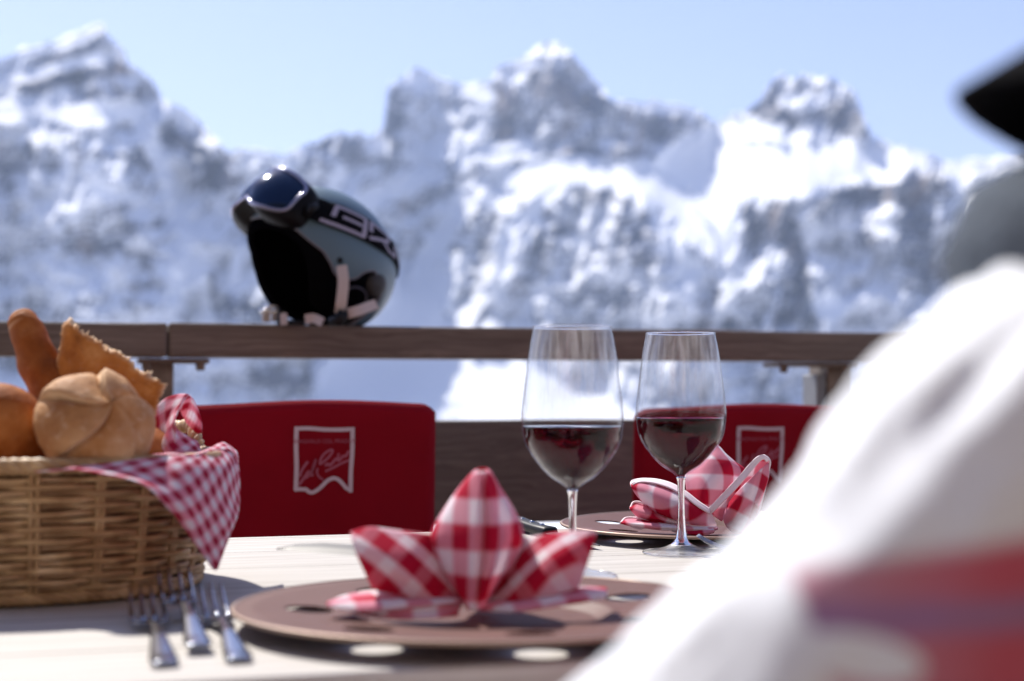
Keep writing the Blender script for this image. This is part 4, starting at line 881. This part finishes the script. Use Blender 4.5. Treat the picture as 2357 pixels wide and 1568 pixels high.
sheet(b, [R_((1770, 1064, fd + .014), (1750, 1080, fd - .004), (1716, 1112, fd - .014), (1684, 1148, fd - .020), (1666, 1180, fd - .018)),
          R_((1768, 1098, fd + .010), (1748, 1110, fd - .008), (1720, 1132, fd - .020), (1688, 1160, fd - .026), (1664, 1192, fd - .020)),
          R_((1758, 1134, fd + .008), (1742, 1144, fd - .010), (1718, 1160, fd - .022), (1690, 1184, fd - .026), (1668, 1206, fd - .020)),
          R_((1744, 1180, fd + .006), (1734, 1188, fd - .008), (1716, 1198, fd - .018), (1696, 1210, fd - .020), (1678, 1220, fd - .016)),
          R_((1732, 1224, fd + .004), (1722, 1227, fd - .006), (1710, 1228, fd - .012), (1700, 1229, fd - .014), (1690, 1229, fd - .012))], R(25), 34, 26, 0, (.0, .01))
hem(b, R_((1630, 1177, fd - .014), (1690, 1117, fd - .006), (1744, 1057, fd + .004), (1758, 1050, fd + .010), (1771, 1062, fd + .012), (1766, 1090, fd + .010), (1757, 1134, fd + .007), (1732, 1224, fd + .003)), .0008)
sheet(b, [R_((1630, 1170, fd - .016), (1660, 1138, fd - .012), (1700, 1096, fd - .006), (1736, 1056, fd + .000), (1757, 1047, fd + .006), (1770, 1058, fd + .008)),
          R_((1636, 1184, fd - .020), (1668, 1152, fd - .016), (1706, 1112, fd - .010), (1738, 1074, fd - .002), (1755, 1058, fd + .002), (1764, 1064, fd + .004))], 0, 8, 40, 0, (0, 0), mi=1)
nb(b, 'right_cone', [M['ging_big_r'], M['hem']], solid=.0011)
b = MB()
sheet(b, [R_((1449, 1166, fd - .004), (1462, 1155, fd + .006), (1490, 1160, fd + .008), (1520, 1176, fd), (1556, 1194, fd - .01)), R_((1450, 1172, fd - .01), (1470, 1176, fd - .018), (1498, 1184, fd - .022), (1526, 1192, fd - .024), (1560, 1202, fd - .022)), R_((1464, 1188, fd - .004), (1484, 1194, fd - .012), (1506, 1200, fd - .018), (1532, 1204, fd - .02), (1562, 1208, fd - .02))], R(-20), 20, 26, 0, (.004, .004))
sheet(b, [R_((1427, 1202, fd - .016), (1446, 1192, fd + .004), (1500, 1194, fd + .006), (1570, 1206, fd - .004), (1650, 1214, fd - .012)), R_((1428, 1204, fd - .02), (1452, 1204, fd - .028), (1510, 1208, fd - .032), (1580, 1214, fd - .034), (1652, 1216, fd - .028)), R_((1440, 1208, fd - .018), (1470, 1214, fd - .030), (1520, 1220, fd - .036), (1590, 1222, fd - .038), (1650, 1220, fd - .030))], R(4), 18, 40, 0, (.003, .002))
sheet(b, [R_((1545, 1222, fd - .030), (1590, 1222, fd - .036), (1640, 1216, fd - .030)), R_((1560, 1226, fd - .040), (1600, 1228, fd - .042), (1644, 1222, fd - .036)), R_((1600, 1232, fd - .036), (1625, 1232, fd - .040), (1642, 1226, fd - .034))], 0, 10, 16, 0, (.01, .02))
hem(b, R_((1428, 1204, fd - .02), (1445, 1192, fd - .002), (1500, 1197, fd - .012), (1570, 1209, fd - .022), (1650, 1215, fd - .026)), .0008)
hem(b, R_((1450, 1170, fd - .008), (1460, 1156, fd), (1490, 1162, fd - .004), (1556, 1196, fd - .016)), .0008)
nb(b, 'flat_folds', [M['ging_big'], M['hem']], solid=.0011)

# ================================================================== CUTLERY
def make_fork():
    """lies along +y, tines at the far end, origin under the handle end"""
    root = empty('table_fork'); st = M['steel']; b = MB(); n = 40; G = []
    for i in range(n):
        y = .135 * i / (n - 1); w = float(np.interp(y, [0, .004, .012, .03, .06, .09, .115, .128, .135], [.0060, .0082, .0083, .0068, .0046, .0032, .0030, .0056, .0100])); z = float(np.interp(y, [0, .02, .06, .1, .125, .135], [.002, .0035, .009, .010, .006, .0045])); th = .0012
        G.append([(-w, y, z), (-w * .6, y, z + th * .8), (0, y, z + th), (w * .6, y, z + th * .8), (w, y, z), (w * .6, y, z - th), (0, y, z - th), (-w * .6, y, z - th)])
    b.grid(G, cv=True, flip=True); b.f += [tuple(range(8)), tuple(reversed(range(8 * n - 8, 8 * n)))]; b.mi += [0, 0]; b.build('handle', st, root)
    b = MB(); G = []
    for y, w, z in ((.133, .0095, .0047), (.138, .0118, .0036), (.145, .0126, .0032), (.150, .0126, .0036)): G.append([(x * w, y, z + .0012 * abs(x) ** 2) for x in np.linspace(-1, 1, 9)])
    b.grid(G, flip=True); b.build('neck', st, root, solid=.0022)
    for x in (-.0108, -.0036, .0036, .0108):
        b = MB(); b.tube([(x, .147, .0036), (x * 1.02, .160, .0045), (x * 1.02, .175, .0085), (x, .188, .0145), (x * .98, .198, .0210)], [.0018, .0017, .0016, .0013, .0006], 8); b.build('tine', st, root)
    return root
def put(o, u, v, u2, v2, label, lift=0, tilt=0):
    a = P(u, v, 520.2 / (v - 900)); c = P(u2, v2, 520.2 / (v2 - 900)); d = c - a
    o.location = (a.x, a.y, TZ + .0008 + lift); o.rotation_euler = (tilt, 0, math.atan2(d.y, d.x) - math.pi / 2)
    tag(o, label, 'fork', 'forks lying beside the bread basket'); return o
f1 = make_fork(); put(f1, 380, 1534, 332, 1410, 'leftmost fork of the three beside the basket, handle reaching closest to the table edge')
f2 = copy_tree(f1); put(f2, 458, 1504, 400, 1402, 'middle fork of the three beside the basket, its tines highest against the wicker', lift=.003, tilt=R(2)); f2.scale = (1, .98, 1)
f3 = copy_tree(f1); put(f3, 552, 1524, 476, 1412, 'fork of the three beside the basket that lies closest to the plate')
f4 = copy_tree(f1); f4.location = (.155, .83, TZ + .001); f4.rotation_euler = (0, 0, R(-12)); f4.scale = (.9, .9, .9); tag(f4, 'small fork to the right of the nearer plate, mostly behind the white jacket', 'fork', 'cutlery by the plates')
del f4['group']
def make_knife(black):
    """lies along +x: handle from 0 to .11, blade from .11 to .22"""
    root = empty('table_knife'); b = MB(); G = []
    for x, w, t_ in ((0, .0085, .006), (.004, .0105, .0075), (.03, .0100, .0070), (.07, .0085, .0065), (.104, .0092, .0070), (.108, .0080, .0055)):
        G.append([(x, w * c_, t_ + t_ * s_) for c_, s_ in [(math.copysign(abs(math.cos(a)) ** .6, math.cos(a)), math.copysign(abs(math.sin(a)) ** .6, math.sin(a)) * .85) for a in np.linspace(0, 2 * math.pi, 16, endpoint=False)]])
    b.grid(G, cv=True); b.f += [tuple(reversed(range(16))), tuple(range(80, 96))]; b.mi += [0, 0]; h = b.build('handle', M['black_plastic'] if black else M['steel'], root)
    if black:
        for x in (.022, .052, .082): b = MB(); b.lathe([(.0026, .0), (.0026, .0136), (.0001, .0140)], 12, (x, 0, 0)); b.build('rivet', M['steel'], h)
    b = MB(); G = []
    for x, w0, w1 in ((.106, -.006, .006), (.116, -.009, .007), (.15, -.010, .0075), (.19, -.009, .0075), (.212, -.004, .0068), (.224, .005, .0058)): G.append([(x, w0, .0066), (x, (w0 + w1) / 2, .0074), (x, w1, .0070), (x, (w0 + w1) / 2, .0060)])
    b.grid(G, cv=True, flip=True); b.build('blade', M['blade'], root, smooth=False); return root
k1 = make_knife(True); k1.location = (.004, 1.635, TZ + .002); k1.rotation_euler = (0, R(1), math.atan2(-.20, .075))
tag(k1, 'black handled steak knife with rivets lying left of the further plate', 'knife')
k2 = make_knife(False); tip = Vector((-.186, 1.150)); d = tip - Vector((.03, 1.085)); k2.rotation_euler = (R(-24), R(-2), math.atan2(d.y, d.x)); k2.location = (tip.x - d.normalized().x * .224, tip.y - d.normalized().y * .224, TZ + .021)
tag(k2, 'plain steel knife resting on the rim of the nearer plate, tip pointing at the basket', 'knife')
f5 = copy_tree(f1); f5.location = (.335, 1.36, TZ + .001); f5.rotation_euler = (0, 0, R(75)); f5.scale = (.8, .8, .8); tag(f5, 'small fork lying in front of the further plate beside the sharp glass foot', 'fork'); del f5['group']

# ================================================================== PERSON at the near side of the table, facing left
def skin_obj(name, nodes, edges, m_, parent=None, sub=2, rootv=0):
    me = bpy.data.meshes.new(name); me.from_pydata([n_[0] for n_ in nodes], edges, []); me.update(); me.materials.append(m_)
    o = bpy.data.objects.new(name, me); COL.objects.link(o); o.parent = parent
    sk = o.modifiers.new('skin', 'SKIN'); sk.use_smooth_shade = True; sk.branch_smoothing = .6
    me.skin_vertices.new() if not me.skin_vertices else None
    for i, n_ in enumerate(nodes):
        r_ = n_[1]; me.skin_vertices[0].data[i].radius = r_ if hasattr(r_, '__len__') else (r_, r_)
    me.skin_vertices[0].data[rootv].use_root = True
    q = o.modifiers.new('sub', 'SUBSURF'); q.levels = sub; q.render_levels = sub
    return o
m = mat('skin', (.50, .28, .20), .55, Subsurface_Weight=.08); M['skin'] = m
# index: joint, radius   (0 pelvis, 1 waist, 2 chest, 3 upper chest, 4 neck, 5 head low, 6 head, 7 crown, arms, legs)
N = [((.44, .50, .50), .125), ((.42, .50, .62), .120), ((.375, .50, .75), .130), ((.335, .505, .86), .100), ((.280, .490, .925), .052), ((.275, .460, .955), .060), ((.292, .455, .995), .076), ((.310, .455, 1.045), .062),
     ((.160, .420, .870), .040), ((.065, .42, .775), .038), ((-.02, .50, .63), .030), ((-.045, .555, .605), .026),
     ((.30, .63, .885), .058), ((.12, .70, .70), .042), ((.02, .62, .62), .030), ((.0, .575, .605), .026),
     ((.30, .41, .50), .082), ((.02, .38, .50), .058), ((.06, .38, .10), .040), ((-.06, .38, .045), .032),
     ((.30, .60, .50), .082), ((.02, .64, .50), .058), ((.06, .64, .10), .040), ((-.06, .64, .045), .032)]
E = [(0, 1), (1, 2), (2, 3), (3, 4), (4, 5), (5, 6), (6, 7), (3, 8), (8, 9), (9, 10), (10, 11), (3, 12), (12, 13), (13, 14), (14, 15), (0, 16), (16, 17), (17, 18), (18, 19), (0, 20), (20, 21), (21, 22), (22, 23)]
person = skin_obj('person', N, E, M['skin']); tag(person, 'person in a white and red ski jacket and black cap at the near side', 'person')
# hands: five separate fingers and palm on the lap
for s_, (hx, hy, hz) in ((1, (-.055, .560, .602)), (-1, (-.010, .580, .602))):
    nn_ = [((hx, hy, hz), .020), ((hx - .035, hy, hz - .006), .024)]; ee = [(0, 1)]
    for k, (L_, dy_) in enumerate(((.062, -.027), (.074, -.010), (.070, .008), (.056, .024))):
        i0 = len(nn_); nn_ += [((hx - .052, hy + dy_, hz - .008), .0095), ((hx - .052 - L_ * .5, hy + dy_ * 1.15, hz - .014), .0085), ((hx - .052 - L_ * .85, hy + dy_ * 1.15, hz - .030), .007)]; ee += [(1, i0), (i0, i0 + 1), (i0 + 1, i0 + 2)]
    i0 = len(nn_); nn_ += [((hx - .020, hy - .034 * s_, hz), .0105), ((hx - .045, hy - .052 * s_, hz - .008), .009)]; ee += [(1, i0), (i0, i0 + 1)]
    skin_obj('hand', nn_, ee, M['skin'], person, 1)
# ski jacket
m = mat('ski_jacket', (.76, .79, .84), .7, spec=.2); t = NT(m); c = t.n('SeparateXYZ', i_0=t.coord('Object')); x_, y_, z_ = c.outputs
# upper red panel below a slanting seam, purple band inside it
seam = t.math('SUBTRACT', t.math('ADD', .8600, t.math('MULTIPLY', t.math('SUBTRACT', x_, .073), .19)), z_)
red = t.n('MapRange', i_0=seam, i_1=-.002, i_2=.002).outputs[0]
red = t.math('MULTIPLY', red, t.n('MapRange', i_0=t.math('ADD', x_, t.math('MULTIPLY', z_, .25)), i_1=.2895, i_2=.2915).outputs[0])
pb = t.n('MapRange', i_0=t.math('ABSOLUTE', t.math('SUBTRACT', seam, t.math('ADD', .0140, t.math('MULTIPLY', t.math('SUBTRACT', x_, .09), .12)))), i_1=.0065, i_2=.0015).outputs[0]
dx_ = t.math('DIVIDE', t.math('SUBTRACT', x_, .090), .0155); dz_ = t.math('DIVIDE', t.math('SUBTRACT', t.math('ADD', z_, t.math('MULTIPLY', t.math('SUBTRACT', x_, .090), .10)), .8400), .0062)
wh = t.n('MapRange', i_0=t.math('ADD', t.math('MULTIPLY', dx_, dx_), t.math('MULTIPLY', dz_, dz_)), i_1=1.05, i_2=.95).outputs[0]
k = t.mix(pb, t.mix(t.n('MapRange', i_0=x_, i_1=.085, i_2=.125).outputs[0], (.50, .25, .32), (.50, .10, .15)), (.32, .18, .34)); k = t.mix(wh, k, (.76, .79, .84)); t.base(t.mix(red, (.76, .79, .84), k))
t.bump(t.noise(t.coord('Object', (1, 1, 1)), 14, 3), .3, .01); M['jacket'] = m
def capsules(name, chains, m_, parent, voxel, smooth=6, fold=0.0):
    b = MB()
    for ch in chains:
        pts = []; rs = []
        for (p, r0), (q, r1) in zip(ch[:-1], ch[1:]):
            p, q = Vector(p), Vector(q)
            for t_ in np.linspace(0, 1, 9, endpoint=False): pts.append(p.lerp(q, t_)); rs.append(r0 + (r1 - r0) * t_)
        pts.append(Vector(ch[-1][0])); rs.append(ch[-1][1])
        for e_ in (0, -1):                                  # rounded ends
            dv = (pts[e_] - pts[1 if e_ == 0 else -2]).normalized(); c0, r0 = pts[e_].copy(), rs[e_]; ext = [(c0 + dv * r0 * math.sin(a), max(.002, r0 * math.cos(a))) for a in (.5, .95, 1.3, 1.52)]
            if e_ == 0: pts = [x[0] for x in ext[::-1]] + pts; rs = [x[1] for x in ext[::-1]] + rs
            else: pts += [x[0] for x in ext]; rs += [x[1] for x in ext]
        b.tube(pts, rs, 24)
    o = b.build(name, m_, parent)
    q = o.modifiers.new('r', 'REMESH'); q.mode = 'VOXEL'; q.voxel_size = voxel; q.use_smooth_shade = True
    q = o.modifiers.new('s', 'SMOOTH'); q.iterations = smooth; q.factor = .5
    if fold:
        dg = bpy.context.evaluated_depsgraph_get(); me = bpy.data.meshes.new_from_object(o.evaluated_get(dg)); o.modifiers.clear(); o.data = me
        n_ = len(me.vertices); co = np.zeros(n_ * 3); no = np.zeros(n_ * 3); me.vertices.foreach_get('co', co); me.vertices.foreach_get('normal', no); co = co.reshape(-1, 3); no = no.reshape(-1, 3)
        aa = co[:, 0] * .60 + co[:, 2] * .80 ; bb = -co[:, 0] * .80 + co[:, 2] * .60          # creases run up towards the shoulder
        f_ = fbm(aa * 10 + 3, bb * 34 + co[:, 1] * 20, 3, 6, True) - .55 + .5 * (fbm(aa * 30, bb * 60 + co[:, 1] * 50, 2, 9) - .5)
        co = co + no * (f_ * fold)[:, None]; me.vertices.foreach_set('co', co.ravel()); me.polygons.foreach_set('use_smooth', [True] * len(me.polygons)); me.update()
    return o
capsules('ski_jacket', [[((.42, .50, .55), .150), ((.40, .50, .66), .145), ((.36, .50, .76), .140), ((.30, .50, .84), .105), ((.28, .52, .90), .070)],
    [((.27, .46, .853), .072), ((.160, .428, .885), .065), ((.118, .424, .828), .059), ((.053, .42, .768), .064), ((.045, .45, .705), .052), ((-.01, .50, .645), .040)],
    [((.30, .52, .85), .09), ((.29, .63, .855), .075), ((.13, .70, .72), .060), ((.03, .63, .635), .040)]], M['jacket'], person, .006, 10, .0095)
skin_obj('ski_trousers', [((.44, .50, .50), .150), ((.29, .41, .50), .098), ((.02, .38, .505), .075), ((.06, .38, .12), .055), ((.29, .60, .50), .098), ((.02, .64, .505), .075), ((.06, .64, .12), .055)], [(0, 1), (1, 2), (2, 3), (0, 4), (4, 5), (5, 6)], mat('trousers', (.03, .03, .04), .8), person)
for yy in (.38, .64): skin_obj('boot', [((.06, yy, .12), .060), ((.05, yy, .055), .052), ((-.09, yy, .045), .046)], [(0, 1), (1, 2)], mat('boot', (.04, .04, .045), .5), person)
m = mat('grey_fleece', (.10, .12, .12), .95, spec=.1); t = NT(m); n1 = t.noise(t.coord('Object'), 120, 3); t.base(t.mix(n1, (.035, .042, .055), (.13, .155, .19))); t.bump(n1, .8, .004); M['fleece'] = m
b = MB(); G = []
for q, (zz_, k_, dx) in enumerate(((.890, 1.0, .03), (.912, 1.02, .02), (.935, 1.0, .008), (.955, .97, -.002), (.974, .88, -.001), (.982, .74, .004), (.974, .66, .008))):
    G.append([(.230 + dx + .088 * k_ * math.cos(a), .455 + .078 * k_ * math.sin(a), zz_ - .012 - .016 * math.cos(a) * (q / 6) + (fbm(np.array([a * 2.0]), np.array([q * .6]), 2, 3)[0] - .5) * .008) for a in np.linspace(0, 2 * math.pi, 48, endpoint=False)])
b.grid(G, cv=True); b.build('neck_warmer', M['fleece'], person, solid=.006)
b = MB(); G = []   # black peaked cap
for e_ in np.linspace(0, 1, 14):
    an = e_ * math.pi / 2; G.append([(.293 + .092 * math.cos(an) * math.cos(a), .455 + .084 * math.cos(an) * math.sin(a), 1.010 + .080 * math.sin(an) - .030 * math.cos(a) * (1 - e_)) for a in np.linspace(0, 2 * math.pi, 40, endpoint=False)])
b.grid(G, cv=True); cap = b.build('cap', mat('black_cap', (.003, .003, .004), .9, spec=.03), person, solid=.003)
b = MB(); G = []
for q in np.linspace(0, 1, 10):
    G.append([(.293 - .090 * math.cos(a) - .058 * q * math.cos(a) ** .8, .455 + .080 * math.sin(a) * (1 - .12 * q), 1.033 - .036 * (1 - math.cos(a)) - .034 * q + .006 * math.cos(a)) for a in np.linspace(-1.15, 1.15, 20)])
b.grid(G); b.build('peak', mat('black_peak', (.003, .003, .004), .9, spec=.03), cap, solid=.004)
for s_ in (-1, 1): b = MB(); b.tube([(.226, .455 + s_ * .034, 1.002), (.220, .455 + s_ * .034, 1.002)], .011, 12); b.build('eye', mat('eye', (.05, .03, .02), .2), person)
# bench the person sits on
bench = empty('wooden_bench', (.42, .50, 0), TA); b = MB(); b.box((0, 0, .37), (1.2, .36, .035)); b.build('seat', M['deck'], bench, smooth=False, bevel=.004)
for sx in (-.5, .5):
    b = MB(); b.box((sx, 0, .176), (.06, .30, .352)); b.build('leg', M['deck'], bench, smooth=False, bevel=.004)
tag(bench, 'plain wooden bench the person in the white jacket sits on', 'bench')

# ================================================================== ADDED CHALET, unseen behind the camera: blocks sky light, gives glass something to mirror
ch = empty('added_chalet', (0, -1.5, 0), 0); tag(ch, 'added timber house front with windows, unseen behind the camera, keeping sky light off the terrace', 'building')
m = wood('added_chalet_boards', (.11, .08, .06), (.32, .25, .19), plank=(.16, 0), sx=1.2, sy=40); M['added_chalet'] = m
b = MB()
for k in range(24): b.box((0, -.06 + (k % 2) * .002, .09 + k * .18), (11, .10, .172))
b.build('wall', M['added_chalet'], ch, smooth=False, bevel=.004)
b = MB(); b.box((0, -.9, 4.55), (12, 3.4, .16), Euler((R(12), 0, 0)).to_matrix()); b.build('roof', M['rail'], ch, smooth=False, bevel=.01)
for x in (-3.2, -1.0, 1.6, 3.8):
    b = MB()
    for dx, dz, w, h in ((-.48, 0, .07, 1.17), (.48, 0, .07, 1.17), (0, .55, 1.03, .07), (0, -.55, 1.03, .07), (0, 0, .05, 1.03)): b.box((x + dx, .015, 1.65 + dz), (w, .05, h))
    fr_ = b.build('window', M['post'], ch, smooth=False, bevel=.003)
    b = MB(); b.box((x, -.002, 1.65), (.90, .012, 1.04)); b.build('pane', mat('window_glass', (.02, .025, .03), .05), fr_, smooth=False)

# ================================================================== HAZE
b = MB(); b.box((0, 2200, 350), (9000, 4600, 960)); hz = b.build('haze', mat('haze'), smooth=False); tag(hz, kind='stuff')
m = hz.data.materials[0]; m.node_tree.nodes.clear(); o_ = m.node_tree.nodes.new('ShaderNodeOutputMaterial'); pv = m.node_tree.nodes.new('ShaderNodeVolumePrincipled')
pv.inputs['Color'].default_value = (.54, .69, 1.0, 1); pv.inputs['Density'].default_value = .00014; pv.inputs['Anisotropy'].default_value = .2; m.node_tree.links.new(pv.outputs[0], o_.inputs['Volume'])
